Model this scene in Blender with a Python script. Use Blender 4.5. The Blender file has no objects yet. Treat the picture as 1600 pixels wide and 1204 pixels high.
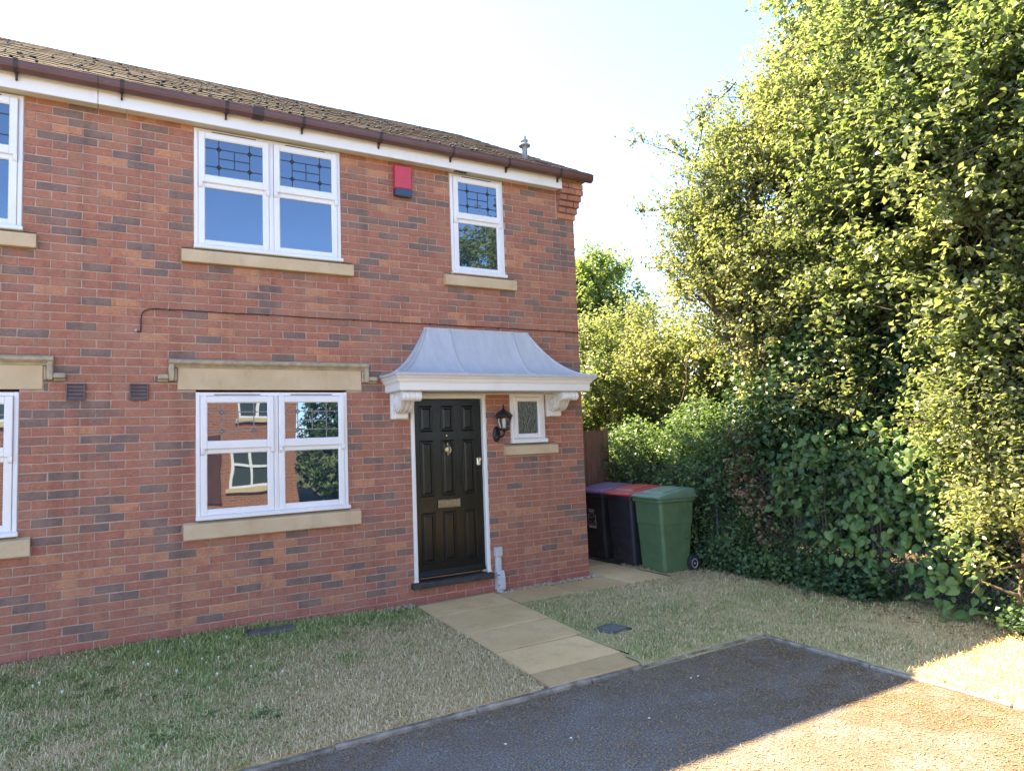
import bpy, bmesh, math, random
import numpy as np
from mathutils import Matrix, Vector, Euler
random.seed(7)
RNG = np.random.default_rng(11)
SC = bpy.context.scene
COL = SC.collection
PI = math.pi

# ------------------------------------------------------------------ camera, sky, sun, exposure
CAM = Vector((-5.0636, -6.9090, 1.7174))
cam = bpy.data.cameras.new('camera')
cam.sensor_fit = 'HORIZONTAL'; cam.sensor_width = 36.0; cam.lens = 1071.17 / 1600 * 36
cam.clip_start = 0.05; cam.clip_end = 2000
camo = bpy.data.objects.new('camera', cam); COL.objects.link(camo)
CAMROT = Matrix(((0.8626117, -0.00646387, -0.50582534), (-0.50449761, -0.08450707, -0.85926754), (-0.03719163, 0.99640191, -0.0761578)))
camo.matrix_world = Matrix.Translation(CAM) @ CAMROT.to_4x4()
SC.camera = camo

SUN = Vector((-0.43, 1.0, 1.29)).normalized()          # towards the sun: behind the house, to the left
w = bpy.data.worlds.new('World'); SC.world = w; w.use_nodes = True
nt = w.node_tree; nt.nodes.clear()
sky = nt.nodes.new('ShaderNodeTexSky'); sky.sky_type = 'NISHITA'; sky.sun_disc = False
sky.sun_elevation = math.asin(SUN.z); sky.sun_rotation = math.atan2(SUN.x, SUN.y)
sky.air_density = 0.6; sky.dust_density = 0.28; sky.ozone_density = 1.0
bg = nt.nodes.new('ShaderNodeBackground'); bg.inputs['Strength'].default_value = 0.100
wo = nt.nodes.new('ShaderNodeOutputWorld')
nt.links.new(sky.outputs[0], bg.inputs[0]); nt.links.new(bg.outputs[0], wo.inputs[0])
sl = bpy.data.lights.new('sun', 'SUN'); sl.energy = 3.7; sl.angle = math.radians(0.53); sl.color = (1.0, 0.80, 0.52)
so = bpy.data.objects.new('sun', sl); COL.objects.link(so)
so.rotation_euler = (-SUN).to_track_quat('-Z', 'Y').to_euler(); so.location = SUN * 40
SC.view_settings.view_transform = 'Standard'; SC.view_settings.look = 'None'
SC.view_settings.exposure = 3.12; SC.view_settings.gamma = 1.0
SC.render.engine = 'CYCLES'
try:
    SC.cycles.use_denoising = True
    SC.cycles.max_bounces = 8; SC.cycles.diffuse_bounces = 4; SC.cycles.glossy_bounces = 4
    SC.cycles.transmission_bounces = 6; SC.cycles.transparent_max_bounces = 8
    SC.cycles.sample_clamp_indirect = 8.0
except Exception:
    pass

# ------------------------------------------------------------------ materials
MATS = {}
def srgb(r, g, b):
    f = lambda c: (c / 255 / 12.92) if c / 255 <= 0.04045 else ((c / 255 + 0.055) / 1.055) ** 2.4
    return (f(r), f(g), f(b), 1)
class NT:
    def __init__(s, name):
        s.m = bpy.data.materials.new(name); s.m.use_nodes = True; s.t = s.m.node_tree; s.t.nodes.clear()
        s.out = s.n('ShaderNodeOutputMaterial'); s.p = s.n('ShaderNodeBsdfPrincipled')
        s.l(s.p.outputs[0], s.out.inputs['Surface'])
        MATS[name] = s.m
    def n(s, typ, **kw):
        nd = s.t.nodes.new(typ)
        for k, v in kw.items(): setattr(nd, k, v)
        return nd
    def l(s, a, b): s.t.links.new(a, b)
    def set(s, **kw):
        for k, v in kw.items():
            k = k.replace('_', ' ')
            for key in s.p.inputs.keys():
                if key.lower() == k.lower(): s.p.inputs[key].default_value = v
    def pos(s, scale=(1, 1, 1), obj=False):
        if obj:
            tc = s.n('ShaderNodeTexCoord'); o = tc.outputs['Object']
        else:
            g = s.n('ShaderNodeNewGeometry'); o = g.outputs['Position']
        mp = s.n('ShaderNodeMapping'); mp.inputs['Scale'].default_value = scale
        s.l(o, mp.inputs[0]); return mp.outputs[0]
    def noise(s, vec, scale, detail=4, rough=0.55):
        nd = s.n('ShaderNodeTexNoise'); nd.inputs['Scale'].default_value = scale
        nd.inputs['Detail'].default_value = detail; nd.inputs['Roughness'].default_value = rough
        s.l(vec, nd.inputs['Vector']); return nd.outputs['Fac']
    def ramp(s, fac, stops):
        r = s.n('ShaderNodeValToRGB'); e = r.color_ramp.elements
        while len(e) < len(stops): e.new(0.5)
        for i, (p, c) in enumerate(stops): e[i].position = p; e[i].color = c if len(c) == 4 else (*c, 1)
        s.l(fac, r.inputs[0]); return r.outputs[0]
    def mix(s, fac, a, b, mode='MIX'):
        m = s.n('ShaderNodeMix', data_type='RGBA', blend_type=mode)
        if isinstance(fac, (int, float)): m.inputs[0].default_value = fac
        else: s.l(fac, m.inputs[0])
        for sock, v in ((m.inputs[6], a), (m.inputs[7], b)):
            if isinstance(v, tuple): sock.default_value = v if len(v) == 4 else (*v, 1)
            else: s.l(v, sock)
        return m.outputs[2]
    def color(s, c):
        if isinstance(c, tuple): s.p.inputs['Base Color'].default_value = c if len(c) == 4 else (*c, 1)
        else: s.l(c, s.p.inputs['Base Color'])
    def bump(s, fac, strength=0.3, dist=0.01):
        b = s.n('ShaderNodeBump'); b.inputs['Strength'].default_value = strength; b.inputs['Distance'].default_value = dist
        s.l(fac, b.inputs['Height']); s.l(b.outputs[0], s.p.inputs['Normal'])

def mul(c, k): return (c[0] * k, c[1] * k, c[2] * k, 1)
def plain(name, col, rough=0.6, var=0.15, scale=8, bump=0.0, bscale=60, spec=0.5, metal=0.0, obj=False):
    t = NT(name); v = t.pos(obj=obj)
    n = t.noise(v, scale, 5)
    t.color(t.ramp(n, [(0.25, mul(col, 1 - var)), (0.75, mul(col, 1 + var))]))
    t.set(Roughness=rough, Specular_IOR_Level=spec, Metallic=metal)
    if bump: t.bump(t.noise(v, bscale, 6), bump, 0.01)
    return t.m

def brick_mat(name, c1, c2, c3, pat=0.5):
    t = NT(name); v = t.pos()
    n1 = t.noise(v, 9, 3); n2 = t.noise(v, 45, 6, 0.7); n3 = t.noise(t.pos((1, 1, 3)), 26, 4)
    a = t.mix(t.ramp(n1, [(pat - 0.09, (0, 0, 0)), (pat + 0.09, (1, 1, 1))]), c1, c2)
    a = t.mix(t.ramp(n3, [(0.55, (0, 0, 0)), (0.75, (0.75, 0.75, 0.75))]), a, c3)
    a = t.mix(0.75, a, t.ramp(n2, [(0.25, (0.55, 0.55, 0.55)), (0.75, (1.35, 1.35, 1.35))]), 'MULTIPLY')
    # faint wind-blown dust and mortar smear
    dst = t.ramp(t.noise(v, 3.1, 6, 0.65), [(0.45, (0, 0, 0)), (0.75, (0.34, 0.34, 0.34))])
    a = t.mix(dst, a, (0.40, 0.27, 0.20, 1))
    # soot and rain streaks running down the wall, and scuffed pale faces
    st = t.ramp(t.noise(t.pos((5, 1, 0.35)), 1.0, 5, 0.6), [(0.52, (1, 1, 1)), (0.78, (0.68, 0.66, 0.66))]); a = t.mix(1.0, a, st, 'MULTIPLY')
    a = t.mix(t.ramp(t.noise(v, 70, 3, 0.6), [(0.66, (0, 0, 0)), (0.74, (0.5, 0.5, 0.5))]), a, (0.46, 0.33, 0.27, 1))
    t.color(a); t.set(Roughness=0.88, Specular_IOR_Level=0.25)
    t.bump(t.noise(v, 130, 6, 0.7), 0.55, 0.004)
    return t.m
RED = (0.385, 0.162, 0.104, 1); RED2 = (0.330, 0.138, 0.096, 1); ORG = (0.480, 0.225, 0.122, 1); BRN = (0.325, 0.162, 0.106, 1)
DRK = (0.178, 0.126, 0.110, 1); DRK2 = (0.225, 0.145, 0.116, 1)
BM = [brick_mat('brick_red', RED, RED2, ORG), brick_mat('brick_deep_red', RED2, RED, BRN), brick_mat('brick_brown_red', BRN, RED, RED2),
      brick_mat('brick_orange', RED, ORG, ORG, 0.45), brick_mat('brick_plum', DRK, DRK2, DRK), brick_mat('brick_plum_red', DRK2, RED2, DRK, 0.5),
      brick_mat('brick_plinth', (0.36, 0.135, 0.096, 1), (0.39, 0.150, 0.104, 1), (0.32, 0.128, 0.096, 1))]
BW = [0.32, 0.18, 0.15, 0.08, 0.17, 0.10]
plain('mortar', (0.45, 0.325, 0.255, 1), 0.95, 0.2, 12, 0.5, 90, 0.2)
t = NT('upvc'); v = t.pos()
t.color(t.ramp(t.noise(v, 2.5, 5), [(0.3, (0.72, 0.72, 0.71)), (0.8, (0.80, 0.80, 0.80))])); t.set(Roughness=0.32, Specular_IOR_Level=0.5)
t = NT('white_paint'); v = t.pos()
t.color(t.mix(t.ramp(t.noise(t.pos((1, 1, 0.35)), 3.2, 6, 0.7), [(0.52, (0, 0, 0)), (0.85, (0.45, 0.45, 0.45))]), (0.76, 0.75, 0.72, 1), (0.50, 0.46, 0.38, 1)))
t.set(Roughness=0.42); t.bump(t.noise(v, 40, 4), 0.12, 0.003)
plain('soffit_board', (0.60, 0.57, 0.50, 1), 0.6, 0.10, 5)
t = NT('stone'); v = t.pos()
a = t.ramp(t.noise(v, 4, 6), [(0.3, (0.50, 0.375, 0.225)), (0.7, (0.60, 0.47, 0.305))])
a = t.mix(t.ramp(t.noise(t.pos((1, 1, 0.4)), 7, 7, 0.75), [(0.56, (0, 0, 0)), (0.8, (0.7, 0.7, 0.7))]), a, (0.30, 0.235, 0.16, 1))
t.color(a); t.set(Roughness=0.9, Specular_IOR_Level=0.2); t.bump(t.noise(v, 110, 5), 0.4, 0.004)
t = NT('stone_weathered'); v = t.pos()
a = t.ramp(t.noise(v, 14, 7, 0.7), [(0.35, (0.50, 0.40, 0.26)), (0.65, (0.30, 0.26, 0.185))])
t.color(a); t.set(Roughness=0.95, Specular_IOR_Level=0.2); t.bump(t.noise(v, 110, 5), 0.5, 0.005)
# window glass: a strongly reflecting dark double-glazed pane, slightly wavy
t = NT('glass'); v = t.pos((1, 0.2, 1))
t.color((0.012, 0.020, 0.034)); t.set(Roughness=0.012, IOR=2.5, Specular_IOR_Level=0.5, Specular_Tint=(0.66, 0.82, 1.0, 1))
t.bump(t.noise(v, 2.2, 1), 0.05, 0.03)
t = NT('frosted_glass'); v = t.pos((1, 1, 0.6))
t.color((0.05, 0.065, 0.06)); t.set(Roughness=0.10, IOR=2.0); t.bump(t.noise(v, 55, 2), 0.7, 0.012)
plain('lead', (0.035, 0.037, 0.042, 1), 0.5, 0.2, 30, 0, 60, 0.5, 0.4)
plain('lead_pale', (0.20, 0.20, 0.205, 1), 0.45, 0.2, 30, 0, 60, 0.5, 0.5)
t = NT('door_black'); v = t.pos((1, 1, 0.12))
t.color(t.ramp(t.noise(v, 40, 4), [(0.3, (0.004, 0.0045, 0.005)), (0.8, (0.009, 0.0095, 0.010))])); t.set(Roughness=0.24, Specular_IOR_Level=0.30)
t.bump(t.noise(v, 70, 5), 0.18, 0.003)
plain('brass', (0.62, 0.50, 0.30, 1), 0.3, 0.25, 30, 0.2, 120, 0.5, 0.9)
plain('brass_dull', (0.30, 0.24, 0.15, 1), 0.45, 0.3, 40, 0.3, 150, 0.5, 0.8)
plain('lock_metal', (0.65, 0.60, 0.48, 1), 0.3, 0.2, 30, 0, 60, 0.5, 0.8)
plain('concrete_step', (0.055, 0.05, 0.045, 1), 0.9, 0.5, 14, 0.6, 60, 0.3)
t = NT('canopy_grp'); v = t.pos()
t.color(t.mix(t.ramp(t.noise(t.pos((6, 1.2, 1.2)), 2.2, 7, 0.75), [(0.38, (0, 0, 0)), (0.72, (1, 1, 1))]), (0.42, 0.435, 0.46, 1), (0.52, 0.535, 0.55, 1)))
t.p.inputs['Base Color'].links and None
t.set(Roughness=0.46, Specular_IOR_Level=0.5); t.bump(t.noise(v, 7, 4), 0.22, 0.02)
plain('gutter_brown', (0.105, 0.048, 0.042, 1), 0.38, 0.2, 6, 0.1, 30, 0.5)
plain('gutter_dark', (0.035, 0.02, 0.018, 1), 0.5, 0.2, 6)
t = NT('roof_tile'); v = t.pos()
a = t.ramp(t.noise(v, 3.5, 5), [(0.3, (0.011, 0.0072, 0.0078)), (0.75, (0.023, 0.014, 0.0148))])
a = t.mix(t.ramp(t.noise(v, 22, 6, 0.7), [(0.54, (0, 0, 0)), (0.62, (0.85, 0.85, 0.85))]), a, (0.012, 0.0105, 0.0105, 1))
a = t.mix(t.ramp(t.noise(v, 33, 3, 0.6), [(0.67, (0, 0, 0)), (0.72, (0.8, 0.8, 0.8))]), a, (0.105, 0.097, 0.090, 1))
t.color(a); t.set(Roughness=1.0, Specular_IOR_Level=0.08); t.bump(t.noise(v, 60, 5), 0.3, 0.008)
plain('moss', (0.20, 0.19, 0.15, 1), 0.95, 0.6, 40, 0.8, 80, 0.1)
plain('galvanised', (0.33, 0.34, 0.35, 1), 0.5, 0.2, 25, 0.1, 60, 0.5, 0.3)
plain('pipe_grey', (0.50, 0.51, 0.52, 1), 0.5, 0.12, 9, 0.1, 40, 0.4)
plain('alarm_red', (0.50, 0.035, 0.055, 1), 0.4, 0.08, 6)
plain('alarm_blue', (0.008, 0.025, 0.075, 1), 0.2, 0.1, 6)
plain('black_metal', (0.012, 0.014, 0.02, 1), 0.42, 0.2, 30, 0.1, 90)
plain('cable_black', (0.016, 0.014, 0.016, 1), 0.6, 0.1, 30)
t = NT('lantern_glass'); t.color((0.9, 0.92, 0.92)); t.set(Roughness=0.05, Transmission_Weight=1.0, IOR=1.1)
plain('bulb_white', (0.8, 0.8, 0.76, 1), 0.35, 0.03, 10)
plain('vent_brown', (0.12, 0.085, 0.08, 1), 0.6, 0.25, 12, 0.2, 40)
plain('vent_dark', (0.02, 0.018, 0.018, 1), 0.8, 0.1)
plain('bin_green', (0.085, 0.150, 0.072, 1), 0.45, 0.22, 5, 0.25, 160, 0.4, obj=True)
plain('bin_green_lid', (0.11, 0.19, 0.12, 1), 0.42, 0.2, 6, 0.25, 160, 0.45, obj=True)
plain('bin_black', (0.026, 0.027, 0.034, 1), 0.5, 0.3, 6, 0.25, 160, 0.4, obj=True)
plain('bin_red_lid', (0.40, 0.03, 0.03, 1), 0.4, 0.15, 6, 0.15, 160, 0.45, obj=True)
plain('bin_purple_lid', (0.16, 0.078, 0.175, 1), 0.45, 0.3, 9, 0.15, 160, 0.4, obj=True)
plain('rubber', (0.018, 0.017, 0.017, 1), 0.8, 0.2)
plain('print_white', (0.42, 0.42, 0.42, 1), 0.6, 0.5, 60)
t = NT('fence_wood'); v = t.pos((3, 3, 0.25))
t.color(t.ramp(t.noise(v, 12, 6, 0.65), [(0.3, (0.13, 0.075, 0.055)), (0.7, (0.27, 0.165, 0.125))])); t.set(Roughness=0.9, Specular_IOR_Level=0.15)
t.bump(t.noise(v, 25, 5), 0.5, 0.006)
t = NT('paving'); v = t.pos()
a = t.ramp(t.noise(v, 1.6, 5), [(0.3, (0.58, 0.40, 0.195)), (0.7, (0.70, 0.505, 0.27))])
a = t.mix(t.ramp(t.noise(v, 6, 8, 0.75), [(0.5, (0, 0, 0)), (0.8, (0.65, 0.65, 0.65))]), a, (0.36, 0.25, 0.145, 1))
a = t.mix(t.ramp(t.noise(v, 85, 2), [(0.66, (0, 0, 0)), (0.72, (0.6, 0.6, 0.6))]), a, (0.09, 0.07, 0.05, 1))
oi = t.n('ShaderNodeObjectInfo')
a = t.mix(1.0, a, t.ramp(oi.outputs['Random'], [(0, (0.80, 0.78, 0.76)), (1, (1.12, 1.1, 1.06))]), 'MULTIPLY')
t.color(a); t.set(Roughness=0.92, Specular_IOR_Level=0.2); t.bump(t.noise(v, 70, 6), 0.5, 0.008)
plain('kerb_concrete', (0.25, 0.22, 0.18, 1), 0.95, 0.7, 9, 0.6, 60, 0.2)
t = NT('asphalt'); v = t.pos()
a = t.ramp(t.noise(v, 75, 4, 0.75), [(0.38, (0.060, 0.056, 0.050)), (0.50, (0.155, 0.145, 0.130)), (0.64, (0.36, 0.335, 0.295))])
a = t.mix(t.ramp(t.noise(v, 0.7, 4), [(0.35, (0, 0, 0)), (0.65, (0.35, 0.35, 0.35))]), a, (0.17, 0.158, 0.14, 1))
# brown leaf dust gathered towards the hedge and along the edging
sx = t.n('ShaderNodeSeparateXYZ'); t.l(v, sx.inputs[0])
mr = t.n('ShaderNodeMapRange'); mr.inputs[1].default_value = -3.4; mr.inputs[2].default_value = -0.6; t.l(sx.outputs[0], mr.inputs[0])
mr2 = t.n('ShaderNodeMapRange'); mr2.inputs[1].default_value = -3.9; mr2.inputs[2].default_value = -2.9; t.l(sx.outputs[1], mr2.inputs[0])
ad = t.n('ShaderNodeMath', operation='MAXIMUM'); t.l(mr.outputs[0], ad.inputs[0])
m5 = t.n('ShaderNodeMath', operation='MULTIPLY'); m5.inputs[1].default_value = 0.8; t.l(mr2.outputs[0], m5.inputs[0]); t.l(m5.outputs[0], ad.inputs[1])
nz = t.ramp(t.noise(v, 3.2, 9, 0.75), [(0.38, (0, 0, 0)), (0.56, (1, 1, 1))])
mm = t.n('ShaderNodeMath', operation='MULTIPLY'); t.l(ad.outputs[0], mm.inputs[0]); t.l(nz, mm.inputs[1])
a = t.mix(mm.outputs[0], a, t.ramp(t.noise(v, 80, 4, 0.75), [(0.38, (0.034, 0.023, 0.014)), (0.50, (0.105, 0.070, 0.040)), (0.66, (0.30, 0.21, 0.11))]))
t.color(a); t.set(Roughness=0.85, Specular_IOR_Level=0.35); t.bump(t.noise(v, 150, 3, 0.6), 0.7, 0.008)
t = NT('soil'); v = t.pos()
a = t.ramp(t.noise(v, 40, 7, 0.7), [(0.3, (0.045, 0.033, 0.022)), (0.7, (0.13, 0.095, 0.06))])
t.color(a); t.set(Roughness=1.0, Specular_IOR_Level=0.1); t.bump(t.noise(v, 60, 6), 0.8, 0.02)
t = NT('ground_far'); v = t.pos()
t.color(t.ramp(t.noise(v, 1.2, 6), [(0.3, (0.10, 0.10, 0.04)), (0.7, (0.24, 0.20, 0.10))])); t.set(Roughness=1.0, Specular_IOR_Level=0.1)
t = NT('thatch'); v = t.pos()
at_ = t.n('ShaderNodeAttribute', attribute_name='dry')
g = t.ramp(t.noise(v, 60, 6, 0.7), [(0.3, (0.19, 0.21, 0.075)), (0.7, (0.34, 0.36, 0.15))])
d = t.ramp(t.noise(v, 60, 6, 0.7), [(0.3, (0.42, 0.31, 0.16)), (0.7, (0.72, 0.58, 0.33))])
t.color(t.mix(at_.outputs['Fac'], g, d)); t.set(Roughness=1.0, Specular_IOR_Level=0.1); t.bump(t.noise(v, 80, 5), 0.8, 0.02)
t = NT('blade')
at_ = t.n('ShaderNodeAttribute', attribute_name='dry'); ar = t.n('ShaderNodeAttribute', attribute_name='rnd')
g = t.ramp(ar.outputs['Fac'], [(0, (0.19, 0.26, 0.070)), (0.6, (0.33, 0.40, 0.125)), (1, (0.50, 0.51, 0.22))])
d = t.ramp(ar.outputs['Fac'], [(0, (0.42, 0.29, 0.13)), (0.5, (0.66, 0.51, 0.26)), (1, (0.80, 0.66, 0.40))])
t.color(t.mix(at_.outputs['Fac'], g, d)); t.set(Roughness=0.7, Specular_IOR_Level=0.25)
plain('pebble', (0.46, 0.38, 0.27, 1), 0.8, 0.6, 30, 0, 60, 0.3)
t = NT('chipping'); v = t.pos()
t.color(t.ramp(t.noise(v, 170, 1), [(0.35, (0.03, 0.028, 0.026)), (0.55, (0.13, 0.12, 0.105)), (0.72, (0.46, 0.42, 0.36))])); t.set(Roughness=0.8)
plain('drain_iron', (0.115, 0.112, 0.108, 1), 0.6, 0.3, 12, 0.5, 90, 0.4)
plain('bark', (0.11, 0.085, 0.06, 1), 0.95, 0.45, 14, 0.8, 30, 0.15)
plain('wire', (0.09, 0.095, 0.09, 1), 0.6, 0.2, 30, 0, 60, 0.4, 0.4)
plain('litter', (0.27, 0.20, 0.115, 1), 0.9, 0.8, 90, 0, 60, 0.2)
plain('daisy', (0.75, 0.75, 0.72, 1), 0.8, 0.05)

def leaf_mat(name, stops, rough=0.42, trans=0.35, tcol=1.5, spec=0.5, size=None):
    t = NT(name)
    at = t.n('ShaderNodeAttribute', attribute_name='rnd')
    fac = at.outputs['Fac']
    if size:                                   # single leaves: vary from object to object
        oi = t.n('ShaderNodeObjectInfo'); fac = oi.outputs['Random']
    c = t.ramp(fac, stops); t.color(c); t.set(Roughness=rough, Specular_IOR_Level=spec)
    tr = t.n('ShaderNodeBsdfTranslucent')
    tc = t.mix(1.0, c, (tcol, tcol * 1.0, tcol * 0.62, 1), 'MULTIPLY'); t.l(tc, tr.inputs[0])
    mx = t.n('ShaderNodeMixShader'); mx.inputs[0].default_value = trans
    t.l(t.p.outputs[0], mx.inputs[1]); t.l(tr.outputs[0], mx.inputs[2]); t.l(mx.outputs[0], t.out.inputs['Surface'])
    return t.m
leaf_mat('leaf_hawthorn', [(0, (0.095, 0.130, 0.056)), (0.5, (0.172, 0.198, 0.090)), (0.85, (0.265, 0.270, 0.140)), (1, (0.33, 0.28, 0.17))], 0.40, 0.52, 2.0, 0.5)
leaf_mat('leaf_field', [(0, (0.084, 0.126, 0.054)), (0.6, (0.156, 0.190, 0.086)), (1, (0.245, 0.260, 0.128))], 0.38, 0.52, 2.0, 0.5)
leaf_mat('leaf_ivy', [(0, (0.048, 0.092, 0.040)), (0.6, (0.085, 0.150, 0.060)), (1, (0.14, 0.21, 0.085))], 0.40, 0.22, 1.3, 0.4)
leaf_mat('leaf_privet', [(0, (0.080, 0.140, 0.055)), (0.6, (0.130, 0.210, 0.078)), (1, (0.20, 0.27, 0.10))], 0.45, 0.38, 1.6, 0.4)
leaf_mat('leaf_oak', [(0, (0.11, 0.160, 0.052)), (0.6, (0.18, 0.24, 0.078)), (1, (0.26, 0.31, 0.11))], 0.45, 0.5, 1.8, 0.4)
leaf_mat('leaf_dead', [(0, (0.17, 0.105, 0.06)), (1, (0.34, 0.23, 0.14))], 0.8, 0.2, 1.0)
leaf_mat('leaf_broad', [(0, (0.085, 0.165, 0.048)), (0.6, (0.130, 0.225, 0.065)), (1, (0.19, 0.27, 0.085))], 0.5, 0.3, 1.3, 0.35, size=True)
leaf_mat('leaf_broad_back', [(0, (0.085, 0.165, 0.048)), (0.6, (0.130, 0.225, 0.065)), (1, (0.19, 0.27, 0.085))], 0.5, 0.3, 1.3, 0.35)
t = NT('far_brick'); v = t.pos()
bt = t.n('ShaderNodeTexBrick'); mp = t.n('ShaderNodeMapping'); mp.inputs['Rotation'].default_value = (PI / 2, 0, 0)
g_ = t.n('ShaderNodeNewGeometry'); t.l(g_.outputs['Position'], mp.inputs[0]); t.l(mp.outputs[0], bt.inputs[0])
bt.inputs['Color1'].default_value = (0.25, 0.092, 0.055, 1); bt.inputs['Color2'].default_value = (0.31, 0.115, 0.065, 1); bt.inputs['Mortar'].default_value = (0.36, 0.27, 0.2, 1)
bt.inputs['Scale'].default_value = 1.0; bt.inputs['Brick Width'].default_value = 0.225; bt.inputs['Row Height'].default_value = 0.075; bt.inputs['Mortar Size'].default_value = 0.006
t.color(bt.outputs[0]); t.set(Roughness=0.9)

# ------------------------------------------------------------------ mesh helpers
class MB:
    def __init__(s): s.v = []; s.f = []; s.mi = []
    def add(s, vs, fs, mi=0):
        o = len(s.v); s.v += [tuple(p) for p in vs]; s.f += [tuple(i + o for i in f) for f in fs]; s.mi += [mi] * len(fs); return s
    def box(s, x0, x1, y0, y1, z0, z1, ch=0.0, mi=0):
        if ch <= 0:
            vs = [(x, y, z) for x in (x0, x1) for y in (y0, y1) for z in (z0, z1)]
            return s.add(vs, [(0, 1, 3, 2), (4, 6, 7, 5), (0, 4, 5, 1), (2, 3, 7, 6), (0, 2, 6, 4), (1, 5, 7, 3)], mi)
        cx, cy, cz = (x0 + x1) / 2, (y0 + y1) / 2, (z0 + z1) / 2; hx, hy, hz = (x1 - x0) / 2, (y1 - y0) / 2, (z1 - z0) / 2
        c = min(ch, hx * .9, hy * .9, hz * .9); idx = {}; vs = []
        for sx in (-1, 1):
            for sy in (-1, 1):
                for sz in (-1, 1):
                    for a in range(3):
                        p = [cx + sx * (hx - c), cy + sy * (hy - c), cz + sz * (hz - c)]
                        p[a] = (cx, cy, cz)[a] + (sx, sy, sz)[a] * (hx, hy, hz)[a]
                        idx[(sx, sy, sz, a)] = len(vs); vs.append(tuple(p))
        fs = []
        for a in range(3):
            b, d = (a + 1) % 3, (a + 2) % 3
            for sg in (-1, 1):
                q = []
                for (u, w_) in ((-1, -1), (1, -1), (1, 1), (-1, 1)):
                    k = [0, 0, 0]; k[a] = sg; k[b] = u; k[d] = w_; q.append(idx[(*k, a)])
                fs.append(tuple(q if sg > 0 else q[::-1]))
            for u in (-1, 1):
                for w_ in (-1, 1):
                    k0 = [0, 0, 0]; k1 = [0, 0, 0]
                    k0[a] = -1; k1[a] = 1; k0[b] = k1[b] = u; k0[d] = k1[d] = w_
                    q = [idx[(*k0, b)], idx[(*k1, b)], idx[(*k1, d)], idx[(*k0, d)]]
                    fs.append(tuple(q if u * w_ > 0 else q[::-1]))
        for sx in (-1, 1):
            for sy in (-1, 1):
                for sz in (-1, 1):
                    q = [idx[(sx, sy, sz, a)] for a in range(3)]
                    fs.append(tuple(q if sx * sy * sz > 0 else q[::-1]))
        return s.add(vs, fs, mi)
    def ring(s, x0, x1, z0, z1, wd, y0, y1, ch=0.004, mi=0, wt=None, wb=None):
        wt = wd if wt is None else wt; wb = wd if wb is None else wb
        s.box(x0, x0 + wd, y0, y1, z0, z1, ch, mi); s.box(x1 - wd, x1, y0, y1, z0, z1, ch, mi)
        e = 0.0015
        s.box(x0 + wd - e, x1 - wd + e, y0 + e, y1 - e, z1 - wt, z1 - e, ch, mi); s.box(x0 + wd - e, x1 - wd + e, y0 + e, y1 - e, z0 + e, z0 + wb, ch, mi)
        return s
    def tube(s, pts, r, n=8, mi=0, cap=True):
        pts = [Vector(p) for p in pts]; rs = r if isinstance(r, (list, tuple)) else [r] * len(pts)
        rings = []; up = Vector((0, 0, 1)); prev = None
        for i, p in enumerate(pts):
            d = (pts[min(i + 1, len(pts) - 1)] - pts[max(i - 1, 0)])
            d = d.normalized() if d.length > 1e-9 else Vector((0, 0, 1))
            if prev is None:
                a = d.cross(up if abs(d.z) < 0.9 else Vector((1, 0, 0))).normalized()
            else:
                a = (prev - d * prev.dot(d)); a = a.normalized() if a.length > 1e-6 else d.orthogonal().normalized()
            prev = a; b = d.cross(a)
            rings.append([p + (a * math.cos(2 * PI * k / n) + b * math.sin(2 * PI * k / n)) * rs[i] for k in range(n)])
        vs = [q for rg in rings for q in rg]; fs = []
        for i in range(len(rings) - 1):
            for k in range(n): fs.append((i * n + k, i * n + (k + 1) % n, (i + 1) * n + (k + 1) % n, (i + 1) * n + k))
        if cap: fs.append(tuple(range(n - 1, -1, -1))); fs.append(tuple((len(rings) - 1) * n + k for k in range(n)))
        return s.add(vs, fs, mi)
    def lathe(s, prof, c, axis='z', n=16, mi=0, sx=1.0, sy=1.0):
        vs = []; fs = []
        for (r, h) in prof:
            for k in range(n):
                a = 2 * PI * k / n; u, v_ = r * math.cos(a) * sx, r * math.sin(a) * sy
                p = {'z': (u, v_, h), 'x': (h, u, v_), 'y': (u, h, v_)}[axis]
                vs.append((c[0] + p[0], c[1] + p[1], c[2] + p[2]))
        for i in range(len(prof) - 1):
            for k in range(n): fs.append((i * n + k, i * n + (k + 1) % n, (i + 1) * n + (k + 1) % n, (i + 1) * n + k))
        fs.append(tuple(range(n - 1, -1, -1))); fs.append(tuple((len(prof) - 1) * n + k for k in range(n)))
        return s.add(vs, fs, mi)
    def prism_x(s, poly, x0, x1, mi=0):           # poly of (y, z)
        n = len(poly); vs = [(x0, y, z) for y, z in poly] + [(x1, y, z) for y, z in poly]
        fs = [(i, (i + 1) % n, n + (i + 1) % n, n + i) for i in range(n)] + [tuple(range(n - 1, -1, -1)), tuple(range(n, 2 * n))]
        return s.add(vs, fs, mi)
    def mesh(s, name, mats):
        me = bpy.data.meshes.new(name); me.from_pydata(s.v, [], s.f)
        for m in (mats if isinstance(mats, (list, tuple)) else [mats]): me.materials.append(MATS[m] if isinstance(m, str) else m)
        if any(s.mi): me.polygons.foreach_set('material_index', s.mi)
        bm = bmesh.new(); bm.from_mesh(me); bmesh.ops.recalc_face_normals(bm, faces=bm.faces); bm.to_mesh(me); bm.free()
        me.update(); return me
    def build(s, name, mats, parent=None, smooth=False, **kw):
        me = s.mesh(name, mats)
        if smooth: me.polygons.foreach_set('use_smooth', [True] * len(me.polygons))
        return link(name, me, parent, **kw)
def link(name, data, parent=None, **kw):
    o = bpy.data.objects.new(name, data); COL.objects.link(o)
    if parent is not None: o.parent = parent
    for k, v in kw.items(): o[k] = v
    return o
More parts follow.
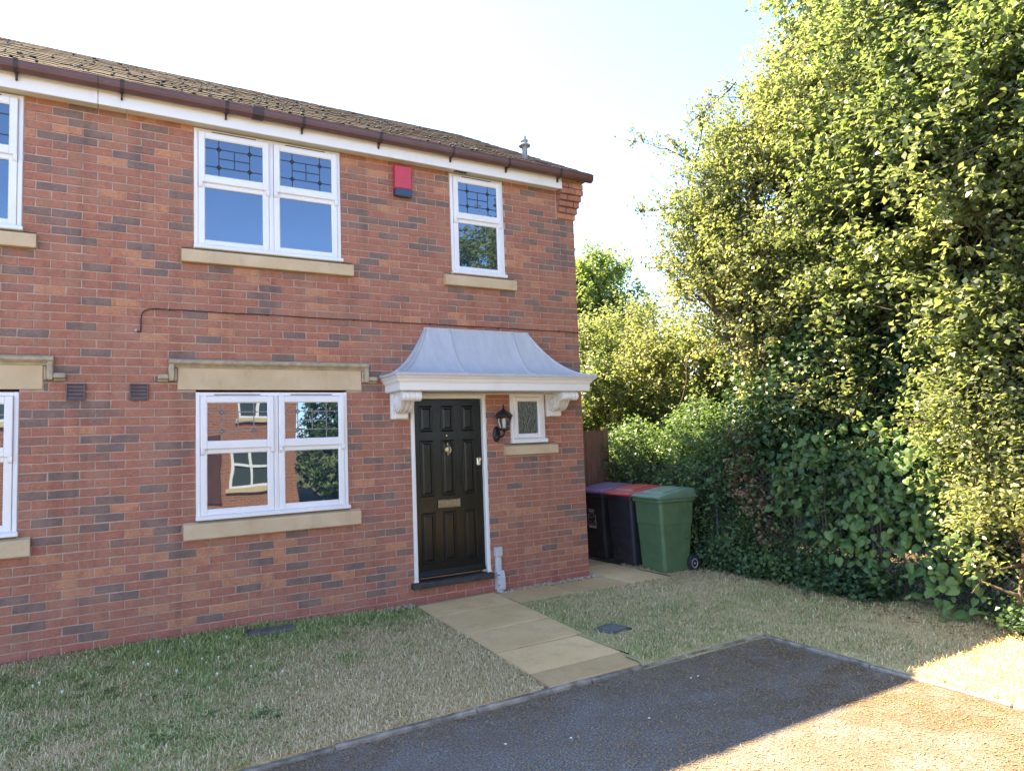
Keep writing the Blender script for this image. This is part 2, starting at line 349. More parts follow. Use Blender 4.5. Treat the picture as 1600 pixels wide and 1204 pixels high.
def thing(name, label, cat, group=None, loc=(0, 0, 0), rz=0.0):
    o = bpy.data.objects.new(name, None); COL.objects.link(o); o.location = loc; o.rotation_euler = (0, 0, rz)
    o['label'] = label; o['category'] = cat
    if group: o['group'] = group
    return o
def big_mesh(name, verts, quads, mat, attrs=None, parent=None, **kw):
    me = bpy.data.meshes.new(name); nv, nq = len(verts), len(quads)
    me.vertices.add(nv); me.vertices.foreach_set('co', np.ascontiguousarray(verts, np.float32).ravel())
    k = quads.shape[1]
    me.loops.add(nq * k); me.loops.foreach_set('vertex_index', np.ascontiguousarray(quads, np.int32).ravel())
    me.polygons.add(nq); me.polygons.foreach_set('loop_start', np.arange(nq, dtype=np.int32) * k)
    try: me.polygons.foreach_set('loop_total', np.full(nq, k, np.int32))
    except Exception: pass
    me.materials.append(MATS[mat]); me.update(calc_edges=True)
    for a, val in (attrs or {}).items():
        at = me.attributes.new(a, 'FLOAT', 'FACE'); at.data.foreach_set('value', np.ascontiguousarray(val, np.float32))
    return link(name, me, parent, **kw)

# numpy value noise
_P = np.random.default_rng(5).random((64, 64, 64)).astype(np.float32)
def vnoise(p, sc=1.0, off=0.0):
    q = np.asarray(p, float) * sc + off + 100.0; i = np.floor(q).astype(int); f = q - i; f = f * f * (3 - 2 * f); r = 0
    for dx in (0, 1):
        for dy in (0, 1):
            for dz in (0, 1):
                wgt = (f[:, 0] if dx else 1 - f[:, 0]) * (f[:, 1] if dy else 1 - f[:, 1]) * (f[:, 2] if dz else 1 - f[:, 2])
                r = r + wgt * _P[(i[:, 0] + dx) % 64, (i[:, 1] + dy) % 64, (i[:, 2] + dz) % 64]
    return r
def pix(p):                                  # where a point shows in the 1600 px wide frame, for choosing which repeats show largest
    d = CAMROT.transposed() @ (Vector(p) - CAM)
    if d.z > -0.1: return None
    return 800 + 1071.17 * d.x / -d.z, 602 - 1071.17 * d.y / -d.z, -d.z

# ------------------------------------------------------------------ ground
def sheet(name, x0, x1, y0, y1, z, mat, **kw):
    return MB().add([(x0, y0, z), (x1, y0, z), (x1, y1, z), (x0, y1, z)], [(0, 1, 2, 3)]).build(name, mat, kind='structure', **kw)
sheet('ground', -700, 700, -700, 700, -0.10, 'ground_far')
sheet('driveway', -30, -0.335, -13.6, -2.865, -0.026, 'asphalt')
sheet('soil_bed', -0.30, 6.0, -12, -2.825, -0.036, 'soil')
sheet('soil_verge', -9, 6.0, -2.824, 4.2, -0.036, 'soil')

def lawn_h(x, y):
    p = np.stack([x, y, x * 0], 1)
    h = 0.012 + 0.022 * (vnoise(p, 1.3) - 0.5) + 0.012 * (vnoise(p, 5) - 0.5)
    left = np.clip((-2.6 - x) / 1.5, 0, 1)
    h = h + left * np.clip((y + 1.4) / 1.4, 0, 1) ** 1.5 * 0.062
    return h
def dryness(x, y):
    p = np.stack([x, y, x * 0 + 3], 1)
    n = 0.5 * vnoise(p, 0.9) + 0.3 * vnoise(p, 2.9) + 0.35 * vnoise(p, 9.0) - 0.575
    left = x < -2.0
    dl = 0.20 + 0.72 * np.clip((-1.25 - y) / 1.3, 0, 1) * np.clip((x + 5.0) / 1.1, 0.25, 1) + 0.55 * np.clip((x + 3.9) / 1.6, 0, 1) * np.clip((-0.35 - y) / 0.7, 0, 1) + 1.9 * n
    dr = 0.78 + 1.5 * n - 0.35 * np.clip((-1.0 - x) / 0.5, 0, 1)
    return np.clip(np.where(left, dl, dr), 0, 1)
path_edge = lambda y: (-2.26 + 0.06 * y, -1.385 + 0.075 * y)      # left, right edge of the front path at depth y
def in_lawn(x, y):
    a, b = -2.30 + 0.065 * y, -1.36 + 0.085 * y
    L = (x < a) & (x > -8.5) & (y < -0.03) & (y > -2.835)
    Rr = (x > b) & (x < 1.75) & (y < np.where(x < 0.72, -0.70, 0.3)) & ((y > -2.835) | ((x > -0.31) & (y > -9)))
    return L, Rr
def lawn(name, label_x, sel, x0, x1, y0, y1, st=0.06):
    nx, ny = int((x1 - x0) / st) + 1, int((y1 - y0) / st) + 1
    X, Y = np.meshgrid(np.linspace(x0, x1, nx), np.linspace(y0, y1, ny)); X = X.ravel(); Y = Y.ravel()
    V = np.stack([X, Y, lawn_h(X, Y)], 1); V[(Y < -2.82) & (X < -.26), 2] = -.034      # turf tucks down behind the edging
    i = np.arange((nx - 1) * (ny - 1)); r, c = i // (nx - 1), i % (nx - 1); a = r * nx + c
    Q = np.stack([a, a + 1, a + nx + 1, a + nx], 1); cx = V[Q].mean(1)
    m = in_lawn(cx[:, 0] + .03, cx[:, 1] + .03)[sel]; Q = Q[m]; cx = cx[m]
    used = np.unique(Q); mp = -np.ones(len(V), int); mp[used] = np.arange(len(used))
    big_mesh(name, V[used], mp[Q], 'thatch', {'dry': dryness(cx[:, 0], cx[:, 1])}, kind='structure')
lawn('lawn', 0, 0, -8.5, -2.2, -2.86, 0.0); lawn('lawn', 0, 1, -1.7, 1.8, -9, 0.3)

def blades(name, n, sel, x0, x1, y0, y1, label, near=True):
    x = RNG.uniform(x0, x1, n); y = RNG.uniform(y0, y1, n)
    m = in_lawn(x, y)[sel]; x, y = x[m], y[m]
    dry = dryness(x, y); p = np.stack([x, y, x * 0], 1)
    keep = RNG.random(len(x)) < 0.35 + 0.9 * vnoise(p, 4.0, 9)
    keep &= ~((x > -4.0) & (x < -3.58) & (y > -.36) & (y < -.13)) & ~((np.abs(x + 1.26) < .125) & (np.abs(y + 2.02) < .125)); x, y, dry = x[keep], y[keep], dry[keep]; N = len(x)
    h = (RNG.uniform(0.014, 0.034, N) + 0.045 * RNG.random(N) ** 6) * (1.15 - 0.25 * dry); az = RNG.uniform(0, 2 * PI, N); wd = RNG.uniform(0.0014, 0.0034, N)
    lean = RNG.uniform(0.3, 1.45, N) + 0.75 * dry
    bx = np.stack([np.cos(az), np.sin(az), 0 * az], 1); dr = np.stack([-np.sin(az), np.cos(az), 0 * az], 1)
    b = np.stack([x, y, lawn_h(x, y) - 0.004], 1)
    t1 = b + dr * (h * 0.35 * np.sin(lean * .6))[:, None] + np.array([0, 0, 1]) * (h * 0.6)[:, None]
    t2 = b + dr * (h * np.sin(lean))[:, None] + np.array([0, 0, 1]) * (h * np.maximum(np.cos(lean), .22))[:, None]
    V = np.stack([b - bx * wd[:, None], b + bx * wd[:, None], t1 + bx * wd[:, None] * .8, t1 - bx * wd[:, None] * .8, t2 + bx * .0004, t2 - bx * .0004], 1).reshape(-1, 3)
    o = np.arange(N)[:, None] * 6
    Q = np.concatenate([o + np.array([0, 1, 2, 3]), o + np.array([3, 2, 4, 5])], 1).reshape(-1, 4)
    dd = (RNG.random(N) < dry * 1.05).astype(float) * 0.9 + RNG.uniform(0, .1, N)
    big_mesh(name, V, Q, 'blade', {'dry': np.repeat(dd, 2), 'rnd': np.repeat(RNG.random(N), 2)}, kind='stuff', label=label, category='grass')
blades('grass', 180000, 0, -6.2, -2.2, -2.86, 0.0, 'green lawn turning straw-coloured towards the tarmac, in front of the ground-floor window')
blades('grass', 135000, 1, -1.7, 1.75, -6, 0.3, 'parched straw-coloured lawn between the paved path and the hedge')

# clover and plantain in the greener turf
p = np.stack([RNG.uniform(-5.9, -2.5, 120), RNG.uniform(-2.4, -.1, 120)], 1); p = p[RNG.random(120) > dryness(p[:, 0], p[:, 1]) * 1.1]
p = np.repeat(p, 36, 0) + RNG.normal(0, .028, (len(p) * 36, 2)); p = np.concatenate([p, lawn_h(p[:, 0], p[:, 1])[:, None] + RNG.uniform(.006, .026, (len(p), 1))], 1)
N = len(p); n_ = np.array([0, 0, 1.]) + RNG.normal(size=(N, 3)) * .3; n_ /= np.linalg.norm(n_, axis=1, keepdims=True)
az = RNG.uniform(0, 2 * PI, N); t_ = np.stack([np.cos(az), np.sin(az), 0 * az], 1); b_ = np.cross(n_, t_); s_ = RNG.uniform(.007, .016, (N, 1))
V = np.stack([p - t_ * s_, p + b_ * s_ * .7, p + t_ * s_, p - b_ * s_ * .7], 1).reshape(-1, 3)
big_mesh('clover', V, np.arange(4 * N).reshape(-1, 4), 'leaf_privet', {'rnd': RNG.random(N)}, None, kind='stuff', label='clover and small weeds growing through the left lawn', category='weeds')
# front path: five slabs, then the side path round the corner of the house
path = link('path', None); path['kind'] = 'structure'
ys = [-0.05, -0.60, -1.33, -1.94, -2.52, -2.825]
for i in range(5):
    y1, y0 = ys[i] - 0.009, ys[i + 1] + 0.009
    l0, r0 = -2.275 + 0.06 * y0, -1.36 + 0.08 * y0; l1, r1 = -2.275 + 0.06 * y1, -1.36 + 0.08 * y1
    z = 0.014 + random.uniform(-.006, .006); c = 0.008; tl = random.uniform(-.008, .008)
    base = [(l0, y0), (r0, y0), (r1, y1), (l1, y1)]; ins = [(l0 + c, y0 + c), (r0 - c, y0 + c), (r1 - c, y1 - c), (l1 + c, y1 - c)]
    zz = [z + tl, z - tl, z - tl, z + tl]
    vs = [(x, y, -0.05) for x, y in base] + [(x, y, zz[k] - c) for k, (x, y) in enumerate(base)] + [(x, y, zz[k]) for k, (x, y) in enumerate(ins)]
    fs = [(k, (k + 1) % 4, 4 + (k + 1) % 4, 4 + k) for k in range(4)] + [(4 + k, 4 + (k + 1) % 4, 8 + (k + 1) % 4, 8 + k) for k in range(4)] + [(8, 9, 10, 11)]
    MB().add(vs, fs).build('paving_slab', 'paving', path)
for (x0, x1, y0, y1) in [(-1.355, -0.64, -0.62, -0.10), (-0.625, 0.105, -0.645, -0.125), (0.12, 0.70, -0.70, -0.13), (0.10, 0.70, -0.115, 0.48), (0.10, 0.70, 0.495, 1.09), (0.10, 0.70, 1.105, 1.62)]:
    z = 0.008 + random.uniform(-.004, .004)
    MB().box(x0, x1, y0, y1, -0.05, z, 0.005).build('paving_slab', 'paving', path)

# concrete edging of the driveway
kerb = link('kerb', None); kerb['kind'] = 'structure'
x = -0.285
while x > -7.5:
    ln = 0.914; z = random.uniform(-0.008, 0.002)
    MB().box(x - ln + .004, x - .004, -2.862 + random.uniform(-.004, .004), -2.815, -0.12, z, 0.008).build('edging_stone', 'kerb_concrete', kerb); x -= ln
y = -2.875
while y > -9:
    z = random.uniform(-0.008, 0.002)
    MB().box(-0.335, -0.287 + random.uniform(-.004, .004), y - .914 + .004, y - .004, -0.12, z, 0.008).build('edging_stone', 'kerb_concrete', kerb); y -= .914

def pebbles(name, label, rects, n, lo, hi, mat='pebble', z=-0.01):
    per = max(1, n // len(rects)); P_ = []
    for (x0, x1, y0, y1) in rects: P_.append(np.stack([RNG.uniform(x0, x1, per), RNG.uniform(y0, y1, per), RNG.uniform(z, z + (.022 if hi > .01 else .008), per)], 1))
    P_ = np.concatenate(P_); N = len(P_)
    base = np.array([(1, 0, 0), (0, 1, 0), (-1, 0, 0), (0, -1, 0), (0, 0, 1), (0, 0, -1)], float)
    R_ = RNG.normal(size=(N, 3, 3)); R_, _ = np.linalg.qr(R_); s_ = RNG.uniform(lo, hi, (N, 1, 3))
    V = (base[None] * s_) @ R_ + P_[:, None]
    F = np.array([(0, 1, 4), (1, 2, 4), (2, 3, 4), (3, 0, 4), (1, 0, 5), (2, 1, 5), (3, 2, 5), (0, 3, 5)])
    Q = (np.arange(N)[:, None, None] * 6 + F[None]).reshape(-1, 3)
    return big_mesh(name, V.reshape(-1, 3), Q, mat, None, kind='stuff', label=label, category='gravel')
pebbles('gravel', 'pale pebbles along the wall foot left of the paved path', [(-3.7, -2.31, -0.13, 0.0)], 900, .008, .02, z=0.0)
pebbles('gravel', 'pebble strip between the house wall and the side path', [(-1.33, 0.1, -0.115, 0.0), (0.0, 0.09, -.1, 1.6)], 1500, .008, .019)
# small debris on the tarmac
NL = 60000
x = RNG.uniform(-4.8, -0.35, NL); y = -2.87 - RNG.random(NL) ** 1.4 * 3.2
k = RNG.random(NL) < np.clip(0.10 + (x + 3.6) / 3.2 + np.clip((y + 3.2) * 2, 0, .6), 0.04, 1) * (0.3 + 1.2 * vnoise(np.stack([x, y, x * 0], 1), 2.4, 4) ** 2)
x, y = x[k], y[k]; N = len(x); az = RNG.uniform(0, PI, N); ln = .004 + .020 * RNG.random(N) ** 3; wd = RNG.uniform(.0012, .0034, N)
d = np.stack([np.cos(az), np.sin(az), RNG.uniform(-.1, .3, N)], 1) * ln[:, None]; s_ = np.stack([-np.sin(az), np.cos(az), 0 * az], 1) * wd[:, None]
c = np.stack([x, y, np.full(N, -0.0225)], 1)
V = np.stack([c - d - s_, c + d - s_, c + d + s_, c - d + s_], 1).reshape(-1, 3); Q = np.arange(4 * N).reshape(-1, 4)
big_mesh('leaf_litter', V, Q, 'litter', None, kind='stuff', label='dry grass clippings and leaf scraps scattered over the tarmac', category='litter')
pebbles('road_chippings', 'loose grey chippings bedded in the tarmac surface', [(-5.2, -.36, -5.6, -2.88)], 24000, .003, .0068, 'chipping', -.034)
# a few white daisies in the left lawn and pale scraps on the tarmac
m = MB()
for q in range(14):
    x, y = random.uniform(-5.6, -3.9), random.uniform(-1.6, -0.25); h = float(lawn_h(np.array([x]), np.array([y]))[0]) + .035
    m.lathe([(.002, h - .03), (.009, h), (.006, h + .003)], (x, y, 0), n=6)
m.build('daisies', 'daisy', kind='stuff', label='tiny white daisies dotted in the green part of the lawn', category='flower')
m = MB()
for (x, y) in [(-3.1, -3.35), (-2.2, -3.55), (-1.5, -3.2), (-1.43, -3.2), (-2.75, -3.5)]:
    m.box(x - .006, x + .008, y - .004, y + .005, -.0255, -.019, .002)
m.build('paper_scraps', 'daisy', kind='stuff', label='small white scraps lying on the shaded tarmac', category='litter')

def drain(name, label, x0, x1, y0, y1, rz):
    o = thing(name, label, 'drain cover', 'drain covers in the lawns', ((x0 + x1) / 2, (y0 + y1) / 2, float(lawn_h(np.array([(x0 + x1) / 2]), np.array([(y0 + y1) / 2]))[0]) + .016), rz)
    a, b = (x1 - x0) / 2, (y1 - y0) / 2
    MB().box(-a, a, -b, b, -.05, .006, .004).build('lid', 'drain_iron', o)
    MB().ring(-a - .02, a + .02, -.04, .0, .018, -b - .02, -b - .002, .002).box(-a - .02, a + .02, b + .002, b + .02, -.04, 0, .002).box(-a - .02, -a - .002, -b, b, -.04, 0, .002).box(a + .002, a + .02, -b, b, -.04, 0, .002).build('rim', 'drain_iron', o)
drain('drain_cover', 'dark drain cover in the lawn near the foot of the wall, left of the path', -3.98, -3.60, -0.33, -0.16, -.08)
drain('drain_cover', 'small square drain cover in the dry lawn right of the path', -1.36, -1.16, -2.12, -1.92, .2)

# ------------------------------------------------------------------ the two houses
house = thing('brick_house', 'red brick house with black panelled front door under a grey canopy', 'house', 'houses of the terrace')
nhouse = thing('brick_house', 'adjoining brick house cut off by the left edge of the picture', 'house', 'houses of the terrace')
SPLIT = -5.17; XL = -8.6; ZT = 4.98
OPEN = {0: [(-4.392, -2.999, 3.6, 4.80), (-4.502, -2.883, 3.45, 3.6), (-1.727, -1.036, 3.6, 4.80), (-1.833, -0.910, 3.45, 3.6),
            (-4.380, -2.970, 1.065, 2.265), (-4.486, -2.857, 0.905, 1.065), (-4.53, -2.815, 2.265, 2.475),
            (-2.275, -1.362, 0.165, 2.24), (-1.035, -0.555, 1.65, 2.24), (-1.135, -0.415, 1.515, 1.65)],
        1: [(-7.105, -5.712, 3.6, 4.80), (-7.215, -5.608, 3.45, 3.6), (-7.115, -5.709, 1.065, 2.265), (-7.22, -5.616, 0.905, 1.065), (-7.26, -5.548, 2.265, 2.475)]}
def wall_core(hs, x0, x1, ops):
    m = MB(); xs = sorted({x0, x1, *[v for o in ops for v in o[:2] if x0 < v < x1]}); zs = sorted({-0.3, ZT, *[v for o in ops for v in o[2:]]})
    for i in range(len(xs) - 1):
        for j in range(len(zs) - 1):
            cx, cz = (xs[i] + xs[i + 1]) / 2, (zs[j] + zs[j + 1]) / 2
            if any(o[0] < cx < o[1] and o[2] < cz < o[3] for o in ops): continue
            m.add([(xs[i], .006, zs[j]), (xs[i + 1], .006, zs[j]), (xs[i + 1], .006, zs[j + 1]), (xs[i], .006, zs[j + 1])], [(0, 1, 2, 3)])
    for (a, b, c, d) in ops:
        m.add([(a, .006, c), (a, .14, c), (a, .14, d), (a, .006, d)], [(0, 1, 2, 3)]); m.add([(b, .006, c), (b, .14, c), (b, .14, d), (b, .006, d)], [(0, 1, 2, 3)])
        m.add([(a, .006, c), (b, .006, c), (b, .14, c), (a, .14, c)], [(0, 1, 2, 3)]); m.add([(a, .006, d), (b, .006, d), (b, .14, d), (a, .14, d)], [(0, 1, 2, 3)])
        m.add([(a, .14, c), (b, .14, c), (b, .14, d), (a, .14, d)], [(0, 1, 2, 3)])
    return m
RIDGE_Y, EAVE_Y, EAVE_Z, SLOPE = 3.4, -0.20, 4.985, 0.553
roofz = lambda y: EAVE_Z + (y - EAVE_Y) * SLOPE if y <= RIDGE_Y else EAVE_Z + (2 * RIDGE_Y - y - EAVE_Y) * SLOPE
mw = wall_core(house, SPLIT, 0.0, OPEN[0])
YB = 2 * RIDGE_Y
mw.add([(-.006, .006, -.3), (-.006, YB, -.3), (-.006, YB, roofz(YB) - .06), (-.006, RIDGE_Y, roofz(RIDGE_Y) - .06), (-.006, .006, roofz(0) - .06)], [(0, 1, 2, 3, 4)])
mw.add([(SPLIT, YB, -.3), (-.006, YB, -.3), (-.006, YB, ZT), (SPLIT, YB, ZT)], [(0, 1, 2, 3)])
wall = mw.build('wall', 'mortar', house)
mw = wall_core(nhouse, XL, SPLIT, OPEN[1])
mw.add([(XL, .006, -.3), (XL, YB, -.3), (XL, YB, roofz(YB) - .06), (XL, RIDGE_Y, roofz(RIDGE_Y) - .06), (XL, .006, roofz(0) - .06)], [(0, 1, 2, 3, 4)])
mw.add([(XL, YB, -.3), (SPLIT, YB, -.3), (SPLIT, YB, ZT), (XL, YB, ZT)], [(0, 1, 2, 3)])
nwall = mw.build('wall', 'mortar', nhouse)

def brick_geo(L, H=0.065, D=0.07, c=0.0035):
    a, h = L / 2, H / 2
    r = [(-a, -h), (a, -h), (a, h), (-a, h)]; q = [(-a + c, -h + c), (a - c, -h + c), (a - c, h - c), (-a + c, h - c)]
    vs = [(x, 0, z) for x, z in q] + [(x, c * .8, z) for x, z in r] + [(x, D, z) for x, z in r]
    fs = [(0, 1, 2, 3)] + [(k, 4 + k, 4 + (k + 1) % 4, (k + 1) % 4) for k in range(4)] + [(4 + k, 8 + k, 8 + (k + 1) % 4, 4 + (k + 1) % 4) for k in range(4)]
    return vs, fs
BCACHE = {}
def brick_mesh(L, mi):
    k = (round(L, 3), mi)
    k = (*k, br.randint(0, 4))
    if k not in BCACHE: BCACHE[k] = MB().add(*rough(*brick_geo(L))).mesh('brick', [BM[mi]])
    return BCACHE[k]
def rough(vs, fs): return [(x + br.gauss(0, .0016), y + (br.gauss(0, .0009) if y < .05 else 0), z + br.gauss(0, .0013)) for x, y, z in vs], fs
br = random.Random(3)
allb = []
for i in range(-2, 66):
    z0, z1 = i * .075 + .005, (i + 1) * .075 - .005; zc = (z0 + z1) / 2
    if zc > 4.94: continue
    e = 0.0 if i % 2 else -0.1125
    x = 0.0
    ivs = []
    if i % 2 == 0: ivs.append((-0.1025, 0.0)); x = -0.1125
    while x > XL: ivs.append((x - 0.215, x)); x -= 0.225
    ops = [o for o in OPEN[0] + OPEN[1] if o[2] - .012 < zc < o[3] + .012]
    if i >= 59: ops = ops + [(-0.262, 0.2, 0, 9)]
    for (a, b) in ivs:
        segs = [(a, b)]
        for o in ops:
            ns = []
            for (s0, s1) in segs:
                if o[1] <= s0 or o[0] >= s1: ns.append((s0, s1)); continue
                if o[0] - .008 > s0: ns.append((s0, o[0] - .008))
                if o[1] + .008 < s1: ns.append((o[1] + .008, s1))
            segs = ns
        for (s0, s1) in segs:
            if s1 - s0 < 0.025: continue
            mi = 6 if i <= 1 else br.choices(range(6), BW)[0]
            if i > 1 and mi < 4 and i < 14 and br.random() < .12: mi = 3
            allb.append(((s0 + s1) / 2, zc, s1 - s0, mi))
def split_bricks(bs, parent, n_single):
    sc = []
    for b in bs:
        p = pix((b[0], 0, b[1])); vis = p and -40 < p[0] < 1640 and -20 < p[1] < 1224 and b[1] > 0.0
        d = (Vector((b[0], 0, b[1])) - CAM); ar = b[2] * abs(d.y) / d.length ** 3
        if -2.6 < b[0] < -0.15 and 2.3 < b[1] < 2.75: ar *= 0.3       # behind the canopy
        sc.append((ar if vis else -1))
    order = sorted(range(len(bs)), key=lambda k: -sc[k]); rest = MB()
    for r, k in enumerate(order):
        x, z, L, mi = bs[k]; dy = br.uniform(-.0018, .0018); rz, ry = br.uniform(-.006, .006), br.uniform(-.004, .004)
        if r < n_single and sc[k] > 0:
            o = link('brick', brick_mesh(L, mi), parent); o.location = (x, dy, z); o.rotation_euler = (0, ry, rz)
        else:
            vs, fs = rough(*brick_geo(L)); R_ = Euler((0, ry, rz)).to_matrix()
            rest.add([tuple(R_ @ Vector(v) + Vector((x, dy, z))) for v in vs], fs, mi)
    return rest
rest = split_bricks([b for b in allb if b[0] > SPLIT], wall, 300)
rest.build('brick_courses', BM, wall, kind='stuff')
rest = split_bricks([b for b in allb if b[0] <= SPLIT], nwall, 260)
rest.build('brick_courses', BM, nwall, kind='stuff')
# gable bricks round the corner, facing the side path
rest = MB(); Rg = Euler((0, 0, PI / 2)).to_matrix()
for i in range(-2, 90):
    zc = i * .075 + .0375; y = .1125 if i % 2 else .2250
    if i % 2 == 0: pass
    while y < YB - .2:
        if zc < roofz(y + .1) - .12:
            vs, fs = brick_geo(.215); mi = 6 if i <= 1 else br.choices(range(6), BW)[0]
            rest.add([tuple(Rg @ Vector(v) + Vector((br.uniform(-.001, .001), y + .1075, zc))) for v in vs], fs, mi)
        y += .225
rest.build('gable_brick_courses', BM, wall, kind='stuff')
# corbelled kneeler under the gutter end
for k in range(6):
    i = 59 + k; zc = i * .075 + .0375; out = -0.024 * (min(k, 4) + 1); xr = 0.012 + 0.018 * min(k, 4)
    cuts = [(-0.25, -0.145), (-0.135, xr)] if k % 2 else [(-0.25, -0.045), (-0.035, xr)]
    for a, b in cuts:
        o = MB().box(a, b, out, .08, zc - .0335, zc + .0335, .004).build('corbel_brick', BM[br.choice([0, 3, 0, 2])], wall)
MB().box(-.240, .0, -.012, .10, 4.44, 4.93).box(-.240, .07, -.095, .10, 4.872, 4.958).build('corbel_core', 'mortar', wall)

# windows
def window(hs, x0, x1, z0, nl=2, lead='lead', name='window'):
    zt = z0 + 1.170
    m = MB().ring(x0, x1, z0 + .02, zt, .034, -.008, .09, .004)
    m.box(x0 - .006, x1 + .012, -.052, .05, z0 - .002, z0 + .034, .006)
    lights = [(x0 + .034, x1 - .034)]
    if nl == 2:
        xm = (x0 + x1) / 2 + .003; m.box(xm - .022, xm + .022, -.009, .085, z0 + .034, zt - .034, .004); lights = [(x0 + .034, xm - .022), (xm + .022, x1 - .034)]
        m.box(xm - .0025, xm + .0025, -.0125, -.006, z0 + .034, zt - .03, 0)
    wn = m.build(name, 'upvc', hs)
    for (a, b) in lights:
        a += .002; b -= .002
        lo = MB().ring(a, b, z0 + .037, z0 + .652, .056, -.014, .06, .005, wb=.052, wt=.052)
        lo.ring(a + .05, b - .05, z0 + .084, z0 + .606, .009, -.0085, .02, .003)
        lo.build('sash', 'upvc', wn)
        MB().box(a + .054, b - .054, .004, .03, z0 + .086, z0 + .604).build('glass_pane', 'glass', wn)
        up = MB().ring(a, b, z0 + .640, zt - .036, .056, -.036, .05, .006, wb=.076, wt=.062)
        up.ring(a + .05, b - .05, z0 + .709, zt - .093, .009, -.030, .02, .003)
        for q in (a, b - .03):                         # sash horns
            pts = [(-.034, z0 + .645), (-.034, z0 + .612), (-.028, z0 + .596), (-.014, z0 + .586), (-.004, z0 + .586), (-.004, z0 + .645)]
            up.prism_x(pts, q, q + .03)
        up.build('sash', 'upvc', wn)
        pa, pb, pz0, pz1 = a + .056, b - .056, z0 + .714, zt - .098
        MB().box(pa, pb, -.018, .02, pz0, pz1).build('glass_pane', 'glass', wn)
        ld = MB(); yl = -.0205; w_ = .0042; L_, H_ = pb - pa, pz1 - pz0
        us = [pa + L_ * .235, pa + L_ * .765]; vs_ = [pz0 + H_ * .25, pz0 + H_ * .75]
        for u in us: ld.box(u - w_, u + w_, yl, -.0172, pz0, pz1)
        for v in vs_: ld.box(pa, pb, yl - .0006, -.0172, v - w_, v + w_)
        um, vm = pa + L_ * .5, pz0 + H_ * .5
        ld.box(um - w_, um + w_, yl - .0003, -.0172, vs_[0], vs_[1]); ld.box(us[0], us[1], yl - .0009, -.0172, vm - w_, vm + w_)
        for u in us:
            for v in vs_:
                r = .021
                for k in range(4):
                    a0, a1 = k * PI / 2, (k + 1) * PI / 2
                    ld.tube([(u + r * math.cos(a0), yl - .001, v + r * math.sin(a0)), (u + r * math.cos(a1), yl - .001, v + r * math.sin(a1))], .0042, 4)
        ld.build('leading', lead, wn)
    # trickle vent slot over each light
    tv = MB()
    for (a, b) in lights: tv.box(a + .12, b - .12, -.0105, -.004, zt - .026, zt - .019)
    tv.build('trickle_vent', 'lead', wn)
    return wn
def sill(hs, x0, x1, z0, z1):
    # stooled stone sill: sloping top, square ends
    MB().prism_x([(.06, z0), (-.052, z0), (-.056, z0 + .004), (-.056, z1 - .036), (-.052, z1 - .030), (.02, z1 - .006), (.06, z1 - .004)], x0, x1).build('window_sill', 'stone', hs)
def lintel(hs, x0, x1, z0=2.267, z1=2.50):
    ln = MB().box(x0, x1, -.010, .09, z0, z1, .004).build('stone_lintel', 'stone', hs)
    m = MB(); a, b = x0 - .077, x1 + .073
    m.prism_x([(.02, 2.500), (-.052, 2.500), (-.064, 2.512), (-.064, 2.532), (-.030, 2.548), (.02, 2.556)], a, b)
    m.prism_x([(.02, 2.462), (-.016, 2.468), (-.026, 2.485), (-.048, 2.4995), (.02, 2.4995)], a + .047, b - .047)
    for s, q in ((1, a), (-1, b)):
        x2 = q + s * .046; m.box(min(q, x2), max(q, x2), -.058, .02, 2.345, 2.4995, .008)
        x3, x4 = q + s * .047, q + s * .068; m.box(min(x3, x4), max(x3, x4), -.026, .02, 2.345, 2.461, .006)
        x5 = q - s * .088; m.box(min(q - s * .001, x5), max(q - s * .001, x5), -.062, .02, 2.360, 2.403, .008)
        m.box(min(q - s * .001, x5), max(q - s * .001, x5), -.034, .02, 2.338, 2.359, .006)
    m.build('hood_moulding', 'stone_weathered', ln)
window(house, -4.392, -2.999, 3.597); sill(house, -4.502, -2.883, 3.455, 3.600)
window(house, -1.727, -1.036, 3.597, 1); sill(house, -1.833, -0.910, 3.455, 3.600)
window(house, -4.380, -2.970, 1.075, 2, 'lead_pale'); sill(house, -4.486, -2.857, 0.910, 1.072); lintel(house, -4.530, -2.815)
window(nhouse, -7.105, -5.712, 3.597); sill(nhouse, -7.215, -5.608, 3.455, 3.600)
window(nhouse, -7.115, -5.709, 1.075, 2, 'lead_pale'); sill(nhouse, -7.22, -5.616, 0.910, 1.072); lintel(nhouse, -7.26, -5.548)
# little frosted window by the door
m = MB().ring(-1.035, -0.562, 1.665, 2.238, .045, -.008, .09, .005); m.box(-1.04, -.548, -.05, .05, 1.652, 1.70, .008)
sw = m.build('window', 'upvc', house)
MB().ring(-.992, -.605, 1.708, 2.195, .052, -.024, .06, .007).ring(-.946, -.651, 1.754, 2.149, .01, -.017, .03, .004).build('sash', 'upvc', sw)
MB().box(-.940, -.657, .004, .03, 1.760, 2.143).build('glass_pane', 'frosted_glass', sw)
sill(house, -1.135, -0.415, 1.520, 1.650)

